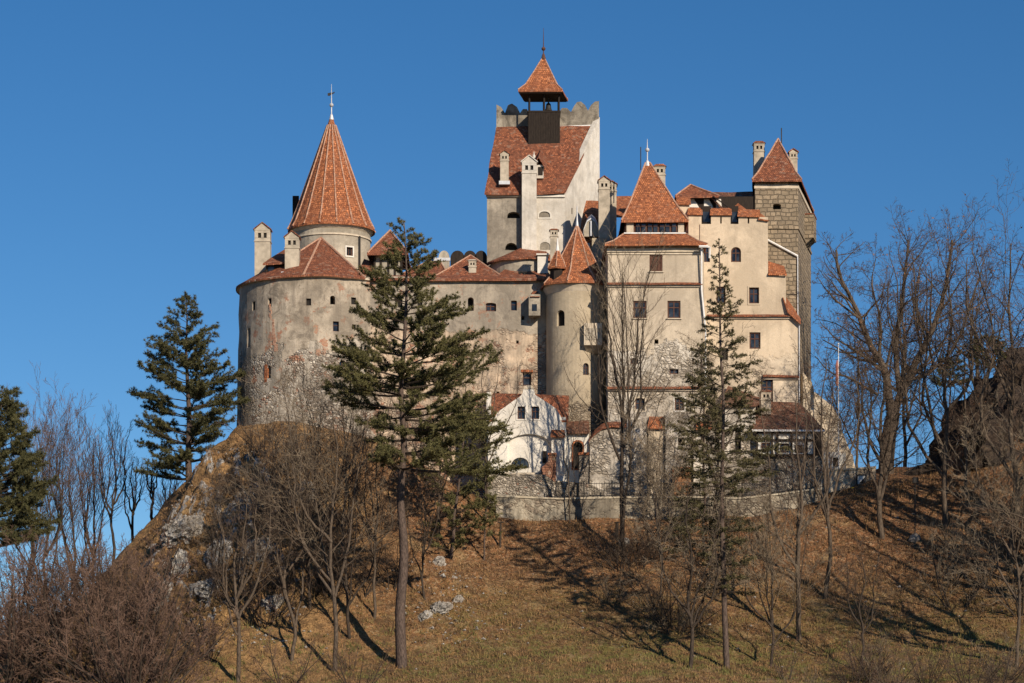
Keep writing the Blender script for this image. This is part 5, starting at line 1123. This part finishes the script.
class Needles:
    def __init__(s): s.v = []; s.f = []
    def tuft(s, g, p, R_, n, d=None, w=.02):
        for i in range(n):
            a = rvec(g)
            if d is not None: a = (a + d * .7).normalized()
            b_ = a.cross(rvec(g)).normalized() * w; k = len(s.v); L = R_ * g.uniform(.7, 1.15); q = p + a * R_ * .05
            e = q + a * L
            s.v += [(q.x - b_.x, q.y - b_.y, q.z - b_.z), (q.x + b_.x, q.y + b_.y, q.z + b_.z), (e.x, e.y, e.z)]; s.f.append((k, k + 1, k + 2))
    def mesh(s, name):
        me = bpy.data.meshes.new(name); me.from_pydata(s.v, [], s.f); return me
def pine(label, base, top, rad, z_lo, seed, whorl=.55, per=5, shape=None, mat='pine', r0=.3, tuft=.26, nn=20, side=None, droop=0.0, sparse=1.0, gap=.08, name='pine_tree', sub=1.0, w=.022, group=None, barkm='bark_pine', lean=0.0, rise=.10, jit=.62):
    """whorls of near-level branches, each with side shoots ending in needle tufts"""
    g = random.Random(seed); T = Tubes(); B = Tubes(); Nd = Needles(); H = top.z - base.z
    st = [base - Vector((0, 0, .5))] + [base.lerp(top, i / 8) + Vector((g.gauss(0, .004) * H + lean * math.sin(i / 8 * 3.14) * H, g.gauss(0, .004) * H, 0)) for i in range(1, 8)] + [top]
    stem = smooth_line(st, 3, g, .01); T.add(stem, r0, .03, 8)
    def at(z):
        for a, b_ in zip(stem, stem[1:]):
            if a.z <= z <= b_.z: return a.lerp(b_, (z - a.z) / max(b_.z - a.z, 1e-6))
        return stem[-1]
    z = z_lo; az = g.uniform(0, 6.28)
    while z < top.z - .3:
        t = (z - z_lo) / (top.z - z_lo); az += 1.1
        for k_ in range(per):
            if g.random() < gap: continue
            a = az + 6.283 * k_ / per + g.uniform(-.35, .35); rr = rad * (shape(t) if shape else (1 - t) ** .75 * .95 + .05) * g.uniform(jit, 1.15)
            if side: rr *= side(a, t)
            if rr < .25: rr = .25
            r_ = max(r0 * (1 - t) * .30, .025); p0 = at(z + g.uniform(-.15, .15)); d = Vector((math.cos(a), math.sin(a), rise + .5 * t - droop)).normalized()
            bp = limb(g, p0, d, rr, 6, .09, .035 if droop == 0 else .02 - droop * .12); B.add(bp, r_, .015, 4)
            ns = max(2, int(rr * 3.0 * sub))
            for s_ in range(ns):
                tt = .30 + .70 * (s_ + g.random()) / ns; q = min(tt, .99) * (len(bp) - 1); i = int(q); p = bp[i].lerp(bp[i + 1], q - i); dd = (bp[i + 1] - bp[i]).normalized()
                sd = perp(g, dd, g.uniform(.5, 1.0)); sd.z = sd.z * .45 + (.12 if droop == 0 else -.1); sl_ = rr * .30 * (1.25 - tt) * g.uniform(.6, 1.3) + .15; sp_ = limb(g, p, sd, sl_, 3, .15, .06); B.add(sp_, .018, .01, 3)
                m = max(1, int(sl_ / (tuft * .75) * sparse + g.random() * .6))
                for u_ in range(m):
                    e = sp_[0].lerp(sp_[-1], (u_ + 1) / m) + rvec(g) * tuft * .25; Nd.tuft(g, e, tuft, nn, Vector((0, 0, .5)) if droop == 0 else None, w)
            for u_ in range(2): Nd.tuft(g, bp[-1] + rvec(g) * tuft * .3, tuft, nn, None, w)
        z += whorl * g.uniform(.75, 1.25) * (1.15 - .5 * t)
    Nd.tuft(g, top, tuft, nn * 2, Vector((0, 0, 1)), w)
    t_ = Thing(name, label, 'tree', base, group); t_.mesh('trunk', T.mesh('trunk'), barkm, smooth=True); t_.mesh('branches', B.mesh('branches'), 'bark_dark'); t_.mesh('crown', Nd.mesh('crown'), mat)
    return t_

# ---- evergreens
gp = ground_hit(402, 668); pine('tall pine with bare lower trunk and flat tiered branches before the curtain wall', gp, P(404, 222, gp.y), 7.2, Z(468, gp.y), 11, whorl=.80, per=6, r0=.40, tuft=.20, nn=22, rise=-.10,
     shape=lambda t: (.85 if t < .2 else .84 * (1 - (t - .2) / .8) ** .72 + .04), side=lambda a, t: (1.15 if math.cos(a) > .3 and t < .5 else (.62 if math.cos(a) < -.3 and t < .22 else 1.0)), gap=.20, sub=1.55, jit=.55, mat='pine_light')
gp = Vector((X(190, 197), 197, ground(X(190, 197), 197))); pine('broad dense pine on the skyline left of the bastion', gp, P(186, 297, 197), 5.4, Z(478, 197), 12, whorl=.70, per=6, r0=.3, tuft=.24, nn=24, rise=0,
     shape=lambda t: (.75 + .5 * t if t < .35 else .93 * (1 - (t - .35) / .65) ** .8 + .05), gap=.13, sub=1.5, jit=.45)
gp = Vector((X(-8, 172), 172, ground(X(-8, 172), 172))); pine('dark conifer cut by the left frame edge', gp, P(2, 388, 172), 4.6, Z(545, 172), 13, whorl=.55, per=6, r0=.25, tuft=.30, nn=26, shape=lambda t: .9 * (1 - t) ** .7 + .12, gap=.03, sub=1.5, mat='pine')
gp = ground_hit(450, 560); pine('younger leaning pine between the tall pine and the white gatehouse', gp, P(470, 392, gp.y), 3.9, Z(552, gp.y), 14, whorl=.72, per=5, r0=.15, tuft=.21, nn=18, shape=lambda t: (.7 + t * .6 if t < .5 else 1.0 * (1 - (t - .5) / .5) ** .7 + .1), gap=.24, sub=1.15, jit=.4, mat='pine_light')
gp = ground_hit(484, 560); pine('thin small pine leaning left of the gatehouse wall', gp, P(486, 470, gp.y), 1.6, Z(535, gp.y), 15, whorl=.5, per=4, r0=.08, tuft=.24, nn=18, gap=.1, mat='pine_light')
gp = ground_hit(727, 668); pine('tall narrow spruce with drooping sparse branches before the cream block', gp, P(719, 240, gp.y), 4.6, Z(590, gp.y), 16, whorl=.70, per=5, r0=.22, tuft=.17, nn=10, droop=.18, rise=.18,
     shape=lambda t: (.55 + .9 * t if t < .35 else .86 * (1 - (t - .35) / .65) ** 1.0 + .05), gap=.26, jit=.4, sub=1.6, name='spruce_tree', mat='spruce', w=.026)
gp = ground_hit(705, 560); pine('second slimmer spruce close to the left side of the tall spruce', gp, P(702, 340, gp.y), 3.5, Z(548, gp.y), 17, whorl=.6, per=5, r0=.12, tuft=.16, nn=11, droop=.18, rise=.15, gap=.08, sub=1.3, name='spruce_tree', mat='spruce', w=.026)
for q, (px, tp, rd, sd, lb) in enumerate([(988, 343, 2.4, 21, 'small flat-topped pine on top of the dark crag'), (950, 360, 1.7, 22, 'stunted pine on the left shoulder of the dark crag'), (1018, 352, 1.8, 23, 'stunted pine on the crag at the right edge')]):
    b0 = Vector((X(px, 199), 199, Z(392 if px > 960 else 402, 199))); pine(lb, b0, P(px, tp, 199), rd, Z(372 if px > 960 else 388, 199), sd, whorl=.35, per=5, r0=.08, tuft=.26, nn=20, shape=lambda t: 1 - .5 * t, sub=1.4, group='small pines on the crag')

# ---- big bare trees at right
g = random.Random(5); Yt = 199.0
b0 = Vector((X(886, Yt), Yt, ground(X(886, Yt), Yt)))
def L(pts, r0, r1, tm, dy=0, Y=Yt): return (pl(Y, pts, g, dy), r0, r1, tm)
bare_tree('great bare tree forking low beside the notice board at the right end of castle', b0,
    [L([(886, 492), (887, 460), (890, 430), (893, 412)], .68, .55, 1), L([(892, 415), (884, 370), (868, 340), (856, 310), (840, 275), (836, 250)], .36, .09, .12, 1),
     L([(893, 414), (905, 385), (922, 350), (938, 315), (948, 275), (952, 240)], .38, .09, .12, 1), L([(884, 372), (858, 352), (838, 340), (820, 322)], .14, .03, .15, -2), L([(880, 360), (880, 320), (872, 285), (876, 255)], .16, .03, .1, 2),
     L([(908, 380), (930, 372), (955, 345), (972, 300), (985, 258)], .18, .03, .12, -1), L([(900, 395), (896, 350), (902, 300), (906, 262), (908, 240)], .26, .07, .15, 3), L([(926, 342), (915, 300), (922, 262)], .13, .03, .1, 1), L([(860, 318), (835, 300), (818, 278)], .12, .03, .1, 0), L([(878, 395), (850, 378), (830, 372), (815, 356)], .13, .03, .1, 1)],
    5, (1.8, 8, 8), 3, lf=.44, up=.03, ang=.95, rmin=.011, leaves=350)
put('slim bare tree standing directly before the great forked tree', 882, 540, 330, 31, fork=3, r=.24, spread=.14, lean=-.02, leaves=300)
put('straight bare tree with dead leaves between lamp and crag', 945, 527, 243, 32, dens=(1.0, 6, 5), fork=4, r=.24, spread=.15, leaves=500)
put('thin bare tree at the foot of the crag', 965, 500, 300, 33, dens=(1.0, 6, 5), fork=3, r=.15, spread=.15, leaves=300)
put('very tall bare tree leaning into the right frame edge', 1008, 560, 212, 34, fork=5, r=.26, spread=.2, dens=(1.1, 6, 6), leaves=300)
put('pale young tree at the lower right corner', 1016, 668, 420, 35, fork=4, r=.14, spread=.16, twig='twig_pale')
put('bare tree behind the retaining wall right of the ruined wall', 858, 470, 340, 36, dens=(1.0, 6, 5), Y=206, fork=3, r=.14, spread=.2)
put('bare tree on the skyline behind the iron fence', 905, 470, 300, 37, dens=(1.0, 6, 5), Y=208, fork=4, r=.18, spread=.2)
put('bare tree peeping over the dark crag', 975, 430, 262, 38, dens=(1.0, 6, 5), Y=212, fork=4, r=.2, spread=.2)
put('thin bare tree on the skyline close to the stone tower', 832, 470, 355, 39, Y=208, fork=3, r=.12, spread=.18)

for i, (px, Y_, tp, lb) in enumerate([(1075, 176, 240, 'tall bare tree beyond the right frame edge whose shadow crosses the slope'), (1110, 168, 260, 'second bare tree beyond the right frame edge, nearer the camera'), (1180, 160, 200, 'outermost bare tree beyond the right frame edge'), (1090, 158, 300, 'near bare tree beyond the lower right frame corner')]):
    put(lb, px, 600, tp, 140 + i, Y=Y_, fork=3, r=.42, spread=.14, dens=(.7, 5, 4), group='bare trees beyond the right frame edge')

# ---- bare trees across the middle
put('slender bare tree with upswept branches before the stair turret recess', 624, 560, 248, 41, fork=5, r=.20, spread=.09, fstart=.42, dens=(1.1, 6, 4), bark='bark_dark', twig='twig_pale', up=.14, ang=.6)
put('young twiggy tree on the wall terrace before the arched doorway', 569, 516, 392, 42, Y=189.5, fork=2, r=.06, spread=.10, dens=(.8, 5, 4), twig='twig_pale')
put('low dark forked tree in the middle of the lower slope thicket', 690, 668, 470, 43, fork=5, r=.16, spread=.18, bark='bark_dark', twig='twig_pale', dens=(1.3, 7, 6))
put('crooked bare tree with a pale stem before the half-timbered annex', 800, 640, 372, 44, fork=3, r=.20, spread=.13, lean=-.02, dens=(.9, 6, 5))
put('bare tree with twin stems just right of the crooked one', 824, 600, 340, 45, fork=2, r=.18, spread=.12, lean=.0, dens=(.9, 6, 5))
put('small leaning tree on the orange slope at lower right', 862, 672, 545, 46, fork=2, r=.12, spread=.12, bark='bark_dark')
put('dead branched shrubby tree right of the pale spruce trunk', 770, 668, 500, 47, fork=4, r=.12, spread=.2, bark='bark_dark', twig='twig_pale')
put('thin sapling below the retaining wall at the centre', 660, 600, 420, 48, fork=3, r=.08, spread=.1, twig='twig_pale')
put('pale many-stemmed tree in front of the spruce', 715, 560, 330, 49, fork=6, r=.13, spread=.13, twig='twig_pale', dens=(1.0, 6, 5))
put('bare tree growing against the curtain wall masonry', 484, 510, 330, 50, fork=3, r=.10, spread=.14, dens=(.9, 6, 5), twig='twig_pale', Y=189)
put('dark stem tree half hidden behind the tall pine', 440, 520, 400, 51, fork=4, r=.12, spread=.2, Y=187)
for i, (px, py, tp, r_, sp_, lb) in enumerate([
    (238, 683, 470, .17, .12, 'grey bare tree on the lower left slope with sharply rising stem'), (215, 600, 480, .09, .09, 'thin pale sapling against the limestone flank'),
    (290, 660, 450, .15, .14, 'bare tree with arching boughs below the bastion'), (310, 610, 400, .14, .2, 'dark twiggy tree reaching up to the foot of the bastion'),
    (335, 672, 380, .18, .16, 'tall pale-stemmed tree left of the big pine trunk'), (350, 640, 430, .13, .15, 'forked grey tree behind the pale-stemmed one'),
    (375, 620, 420, .12, .12, 'slim tree nearly touching the big pine trunk'), (265, 560, 450, .10, .22, 'spreading thorny tree in the shade of the grassy knoll'),
    (345, 560, 360, .12, .22, 'wide bare bush-like tree against the rubble of the bastion'), (425, 600, 470, .10, .15, 'small bare tree right of the big pine trunk')]):
    put(lb, px, py, tp, 60 + i, fork=5, r=r_, spread=sp_, bark='bark' if i % 2 == 0 else 'bark_dark', twig=['twig', 'twig_pale', 'twig'][i % 3], dens=(1.3, 6, 5), group='bare trees on the left slope')
for i, (px, py, tp, Y_, lb) in enumerate([
    (46, 610, 395, 200, 'bare tree nearest the left conifer on the skyline'), (72, 600, 425, 203, 'twin-stemmed bare tree on the skyline, second from left'), (93, 590, 410, 205, 'densely twigged bare tree in the middle of the skyline group'),
    (112, 580, 405, 202, 'bare tree with reddish tips on the skyline left of the flank'), (132, 570, 440, 206, 'short bare tree on the skyline at the edge of the flank'), (152, 540, 440, 204, 'bare tree half behind the lower boughs of the skyline pine'),
    (170, 520, 455, 208, 'low bare tree right under the skyline pine'), (25, 620, 420, 206, 'bare tree peeping behind the left conifer')]):
    put(lb, px, py, tp + 14, 80 + i, Y=Y_, fork=4, r=.15, spread=.10, twig='twig_red' if i != 2 else 'twig', bark='bark_dark', dens=(1.0, 6, 5), up=.12, ang=.6, group='bare trees on the left skyline')

for i, (px, tp, lb) in enumerate([(28, 560, 'reddish spreading little tree rising from the thicket at the left edge'), (78, 543, 'reddish little tree rising highest from the bottom left thicket'), (118, 552, 'reddish spreading little tree at the right end of the bottom left thicket')]):
    put(lb, px, 690, tp, 170 + i, Y=166 + i, fork=6, r=.11, spread=.34, twig='twig_red', bark='bark_dark', dens=(1.8, 8, 8), fstart=.2)
# ---- thickets: three shrub shapes, copied
def shrub(seed, stems, H, twig, spread=.6, base=Vector((0, 0, 0))):
    g = random.Random(seed); T = Tubes(); W = Tubes()
    for i in range(stems):
        a = g.uniform(0, 6.28); d = Vector((math.cos(a) * spread * g.uniform(.3, 1), math.sin(a) * spread * g.uniform(.3, 1), 1)); pts = limb(g, Vector((math.cos(a) * .2, math.sin(a) * .2, -.3)), d, H * g.uniform(.7, 1.05), 7, .13, .05)
        T.add(pts, .05 * H / 4, .012, 5); ramify(g, W, W, pts, .035 * H / 4, .010, 0, 3, (2.4, 6, 5), .85, .04, .2, .42, .12, .007)
    return T.mesh('stems'), W.mesh('twigs')
protos = [shrub(s_, n_, 4.0, None, sp_) for s_, n_, sp_ in ((101, 6, 1.0), (102, 8, 1.4), (103, 5, .8), (104, 9, 1.1))]
for m_ in protos: m_[0].polygons.foreach_set('use_smooth', [True] * len(m_[0].polygons))
def place_shrub(pr, loc, s_, rz, label, group, bark, twig, zs=1.0):
    r = bpy.data.objects.new('shrub', None); col.objects.link(r); r.location = loc; r.scale = (s_, s_, s_ * zs); r.rotation_euler = (0, 0, rz); r['label'] = label; r['category'] = 'shrub'
    if group: r['group'] = group
    for nm, me, mt in (('stems', protos[pr][0], bark), ('twigs', protos[pr][1], twig)):
        o = bpy.data.objects.new(nm, me); col.objects.link(o); o.parent = r
        if not me.materials: me.materials.append(None)
        o.material_slots[0].link = 'OBJECT'; o.material_slots[0].material = M[mt]
g = random.Random(77); cnt_ = 0
def field(pxs, pys, n, sc, twigs, label, group, zs=1.0):
    for i in range(n):
        px, py = g.uniform(*pxs), g.uniform(*pys); q = ground_hit(px, py, 148); place_shrub(g.randrange(4), q - Vector((0, 0, .1)), g.uniform(*sc), g.uniform(0, 6.28), label, group, 'bark_dark', g.choice(twigs), zs)
field((-30, 175), (672, 704), 14, (1.7, 2.7), ['twig_red'], 'tangled reddish-brown bush in the thicket filling the bottom left corner', 'reddish bushes in the bottom left thicket')
field((-20, 140), (610, 665), 11, (1.3, 2.1), ['twig_red'], 'tangled reddish-brown bush in the thicket filling the bottom left corner', 'reddish bushes in the bottom left thicket')
field((160, 400), (620, 700), 9, (.6, 1.3), ['twig', 'twig_red'], 'low brown bush among the bare trees of the lower left slope', 'low bushes on the lower left slope')
field((235, 400), (455, 610), 34, (.55, 1.2), ['twig'], 'brown thorny bush in the shade below the bastion', 'thorny bushes below the bastion')
field((120, 245), (500, 600), 14, (.35, .7), ['twig', 'twig_red'], 'small brown bush rooted among the limestone of the left flank', 'small bushes among the limestone')
field((120, 235), (455, 520), 7, (.35, .6), ['twig'], 'low scrub on the crest of the left flank below the skyline pine', 'scrub on the left crest')
field((600, 720), (560, 640), 14, (.6, 1.2), ['twig', 'twig_pale'], 'brown bush in the heap of brushwood at the centre of the lower slope', 'brushwood bushes on the centre slope')
field((640, 730), (505, 530), 9, (.5, .9), ['twig_pale', 'twig'], 'pale bush against the retaining wall under the cream block', 'pale bushes at the retaining wall')
field((735, 1030), (655, 708), 16, (.5, 1.1), ['twig', 'twig_pale', 'twig_red'], 'brown bush in the thicket along the bottom right edge', 'bushes in the bottom right thicket')
field((950, 1035), (520, 620), 9, (.8, 1.5), ['twig', 'twig_pale'], 'brown bush on the slope beneath the right crag', 'bushes beneath the right crag')
field((955, 1030), (400, 470), 9, (.6, 1.0), ['twig_red', 'twig'], 'brown bush growing on the right crag', 'bushes on the right crag')
field((580, 660), (470, 500), 3, (.35, .5), ['twig_pale'], 'small pale bush on the terrace below the garden wall', 'small terrace bushes')

# ---- grass tussocks and fallen leaves (nobody could count them)
vs, fs = [], []; g = random.Random(9)
for i in range(36000):
    y = g.uniform(158, 194); x = g.uniform(-36, 38); px = CX + x * F / y
    if not -15 < px < 1040: continue
    w0 = wgt(x, y); z = ground(x, y) if i % 1 == 0 else 0
    for b_ in range(4):
        a = g.uniform(0, 6.28); h_ = g.uniform(.08, .28) * (1 + 1.6 * max(0, noise.noise(Vector((x * .7, y * .7, 2))))); o = Vector((x + g.gauss(0, .12), y + g.gauss(0, .12), z - .04)); d = Vector((math.cos(a), math.sin(a), 0)); n = len(vs)
        e = o + Vector((g.gauss(0, .1), g.gauss(0, .1), h_)); vs += [tuple(o - d * .035), tuple(o + d * .035), tuple(e)]; fs.append((n, n + 1, n + 2))
me = bpy.data.meshes.new('grass'); me.from_pydata(vs, [], fs)
k = N('dry_and_green_blades'); n1 = k.noise(k.pos(), .7, 3); n2 = k.noise(k.pos(), 9, 2); c = k.mix(k.ramp(n2, [(.35, 0.), (.65, 1.)]), (.10, .052, .024), (.34, .205, .095)); sp = k.n('SeparateXYZ'); k.l(k.pos(), sp.inputs[0])
gm = k.math('MULTIPLY', k.ramp(k.math('MULTIPLY', k.math('SUBTRACT', 11.5, sp.outputs[2]), .15, clamp=True), [(0., 0.), (1., .9)]), k.ramp(n1, [(.42, 0.), (.60, 1.)])); c = k.mix(gm, c, (.13, .14, .04)); k.base(c); me.materials.append(k.m)
o = bpy.data.objects.new('grass', me); col.objects.link(o); o['kind'] = 'stuff'; o['label'] = 'short dry grass and leaf litter over the hill'; o['category'] = 'grass'

# ---------------------------------------------------------------- terrace walls, fences and small things
def path_wall(name, label, pts, bottom_drop, thick, mat, coping='mould', cat='wall'):
    """low wall following a ragged line: pts (px, py_top, Y)"""
    t = Thing(name, label, cat, P(*pts[len(pts) // 2]) - Vector((0, 0, 1.5))); b = bmesh.new(); v = [P(*p) for p in pts]; dy = Vector((0, thick, 0)); dn = Vector((0, 0, -bottom_drop)); n = len(v)
    rg = [[b.verts.new(q) for q in (p + dn, p, p + dy, p + dy + dn)] for p in v]
    for a, c in zip(rg, rg[1:]):
        for j in range(4): b.faces.new((a[j], a[(j + 1) % 4], c[(j + 1) % 4], c[j]))
    b.faces.new(rg[0]); b.faces.new(rg[-1][::-1]); bmesh.ops.recalc_face_normals(b, faces=b.faces[:]); auto_uv(b); t.part('wall', b, mat)
    if coping:
        b = bmesh.new(); e = Vector((0, -.08, .003)); up = Vector((0, 0, .14)); v2 = []
        for a, c in zip(v, v[1:]):
            m = max(1, int((c - a).length / 1.1)); v2 += [a.lerp(c, i / m) for i in range(m)]
        v2.append(v[-1])
        for a, c in zip(v2, v2[1:]):
            a = a.lerp(c, .01); h = Vector((0, 0, random.Random(int(a.x * 50)).uniform(-.025, .025))); o = dy + Vector((0, .16, 0))
            solid(b, [a + e, c + e, c + e + o, a + e + o], [a + e + up + h, c + e + up + h, c + e + o + up + h, a + e + o + up + h])
        t.part('coping', b, coping)
    return t
def iron_fence(name, label, pts, h, gap=.16, cat='fence', post_every=2.0):
    t = Thing(name, label, cat, P(*pts[0])); b = bmesh.new(); v = [P(*p) for p in pts]
    for a, c in zip(v, v[1:]):
        L_ = (c - a).length; n = int(L_ / gap)
        for i in range(n): q = a.lerp(c, i / n); tube(b, [q, q + Vector((0, 0, h * .95))], .014, 4)
    t.part('bars', b, 'iron'); b = bmesh.new()
    for z_ in (.12, h * .88): tube(b, [q + Vector((0, 0, z_)) for q in v], .022, 4)
    t.part('rails', b, 'iron')
    for a, c in zip(v, v[1:]):
        L_ = (c - a).length; n = max(1, int(L_ / post_every))
        for i in range(n + 1): q = a.lerp(c, i / n); b = bmesh.new(); tube(b, [q - Vector((0, 0, .1)), q + Vector((0, 0, h + .08))], .04, 6); t.part('post', b, 'iron')
    return t
M['terr'] = wall_mat('mossy_retaining_wall', (.40, .35, .26), (.24, .20, .15), (.26, .21, .155), (.46, .40, .30), zs=60, za=.5, stain=.9, low=(.46, .405, .31), cover=.5, cell=2.3)
M['slab'] = plain_mat('worn_coping_slabs', (.34, .29, .21), (.50, .44, .33), 2.0)
path_wall('retaining_wall', 'long low stone retaining wall with pale coping along the foot of the castle', [(496, 497, 189.6), (560, 499.5, 189.9), (640, 498, 190), (700, 498, 190.1), (742, 499, 190.2), (770, 496, 190.2), (800, 492, 190.6), (828, 489, 191)], 2.6, .5, 'terr', 'slab')
path_wall('terrace_wall', 'upper rough terrace wall between the gatehouse and the stone pier', [(487, 474, 191.7), (545, 474.5, 191.7), (552, 480, 191.7), (590, 484, 191.7), (604, 491, 191.7)], 3.5, .4, 'rubble', None)
path_wall('approach_wall', 'dappled stone wall right of the ruined wall, behind the notice board', [(800, 473, 193.6), (830, 471, 194.2), (860, 469.5, 195), (876, 468, 195.6)], 3.6, .45, 'ruin', 'slab')
iron_fence('iron_fence', 'black iron railing standing on the long retaining wall', [(556, 498, 190.2), (640, 496.8, 190.3), (700, 496.8, 190.4), (742, 497.8, 190.5), (800, 490.5, 190.9), (828, 487.5, 191.2)], 1.25, .2)
iron_fence('iron_fence', 'short black iron railing on the skyline left of the dark crag', [(896, 474, 196.5), (919, 479, 196.5), (940, 483, 196)], 1.25, .14)
iron_fence('iron_fence', 'higher small iron railing on the boulder next to the dark crag', [(917, 465, 199), (939, 464, 199)], 1.1, .14)
# path edge with boulder
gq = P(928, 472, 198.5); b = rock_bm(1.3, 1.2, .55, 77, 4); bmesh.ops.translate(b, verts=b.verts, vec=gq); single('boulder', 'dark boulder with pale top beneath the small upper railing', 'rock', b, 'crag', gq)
# notice board
t = Thing('notice_board', 'white and black notice board leaning at the approach wall, yellow box under it', 'notice board', P(860, 492, 194.0))
b = bmesh.new(); boxc(b, P(861.5, 479.5, 194.3), (1, 0, 0), (0, -1, 0), .72, .06, .78); t.part('panel', b, 'whitemetal')
b = bmesh.new(); boxc(b, P(856.8, 479.5, 194.26), (1, 0, 0), (0, -1, 0), .12, .10, .84); boxc(b, P(865.8, 479.5, 194.26), (1, 0, 0), (0, -1, 0), .06, .10, .84); boxc(b, P(861.5, 475, 194.26), (1, 0, 0), (0, -1, 0), .72, .10, .07); boxc(b, P(861.5, 484.5, 194.26), (1, 0, 0), (0, -1, 0), .72, .10, .07); t.part('frame', b, 'iron')
b = bmesh.new(); pts = [(859, 483.5), (865, 477), (865, 483.5)]; profile(b, pts, 194.22, .03); t.part('dark_sheet', b, 'iron')
for q in (857.2, 865.4):
    b = bmesh.new(); tube(b, [P(q, 497, 194.3), P(q, 484, 194.3)], .04, 6); t.part('leg', b, 'iron')
M['yellow'] = plain_mat('yellow_plastic', (.75, .55, .03), (.8, .6, .05), 2, bump=0)
b = bmesh.new(); q = P(852.5, 490, 193.8); boxc(b, q, (1, 0, 0), (0, -1, 0), .22, .2, .34); boxc(b, q + Vector((0, 0, .19)), (1, 0, 0), (0, -1, 0), .26, .24, .05); single('grit_box', 'tiny yellow box on the ground left under the notice board', 'box', b, 'yellow', q - Vector((0, 0, .17)))
# floodlight on a thin post with a stone foot
t = Thing('floodlight_post', 'thin dark post with boxy floodlight standing on a white stone on the leafy slope', 'floodlight', ground_hit(915, 542)); q = t.loc; tz_ = Z(483, q.y)
b = bmesh.new(); tube(b, [q, Vector((q.x, q.y, tz_))], .045, 6); t.part('post', b, 'iron')
b = bmesh.new(); solid(b, [(q.x - .24, q.y - .2, tz_), (q.x + .24, q.y - .2, tz_), (q.x + .20, q.y + .15, tz_ + .05), (q.x - .20, q.y + .15, tz_ + .05)], [(q.x - .22, q.y - .26, tz_ + .42), (q.x + .22, q.y - .26, tz_ + .42), (q.x + .16, q.y + .10, tz_ + .36), (q.x - .16, q.y + .10, tz_ + .36)]); t.part('lamp_head', b, 'iron')
b = rock_bm(.42, .38, .36, 5, 3, .4); bmesh.ops.translate(b, verts=b.verts, vec=q + Vector((0, 0, .1))); single('foot_stone', 'rounded pale stone at the foot of the floodlight post', 'stone', b, 'lime', q)
for px, py, lb in ((624, 546, 'rounded white stone beside the slender bare tree trunk'), (617, 541, 'small dark post stump left of the white stone')):
    q = ground_hit(px, py); b = rock_bm(.42, .35, .42, px, 3, .3) if px == 624 else bmesh.new()
    if px == 617: tube(b, [Vector((0, 0, -.3)), Vector((0, 0, .95))], .16, 8, .12); tube(b, [Vector((0, 0, .96)), Vector((0, 0, 1.05))], .2, 8)
    bmesh.ops.translate(b, verts=b.verts, vec=q + Vector((0, 0, .2))); single('white_stone' if px == 624 else 'post_stump', lb, 'stone' if px == 624 else 'post', b, 'lime' if px == 624 else 'bark_dark', q)
q = ground_hit(500, 548); b = bmesh.new(); tube(b, [Vector((0, 0, -.3)), Vector((.05, 0, 1.9))], .09, 7, .08); boxc(b, Vector((.05, 0, 1.93)), (1, 0, 0), (0, -1, 0), .5, .3, .1); bmesh.ops.translate(b, verts=b.verts, vec=q); single('wooden_post', 'short dark post with flat cap on the slope below the gatehouse', 'post', b, 'bark_dark', q)
# flagpole
t = Thing('flagpole', 'tall thin white flagpole with furled red flag before the ruined wall', 'flagpole', P(838.5, 478, 196.5)); x_, y_ = X(838.5, 196.5), 196.5
b = bmesh.new(); tube(b, [(x_, y_, Z(485, y_)), (x_, y_, Z(345, y_))], .05, 8, .03); t.part('pole', b, 'whitemetal'); b = bmesh.new(); lathe(b, (x_, y_), [(.03, Z(345, y_)), (.09, Z(344, y_)), (.03, Z(343, y_))], 8); t.part('ball', b, 'whitemetal')
b = bmesh.new(); lathe(b, (x_ - .12, y_), [(.05, Z(386, y_)), (.14, Z(383, y_)), (.11, Z(374, y_)), (.13, Z(366, y_)), (.04, Z(360, y_))], 7); M['flag'] = plain_mat('faded_red_cloth', (.30, .10, .08), (.42, .2, .15), 3); t.part('flag', b, 'flag')
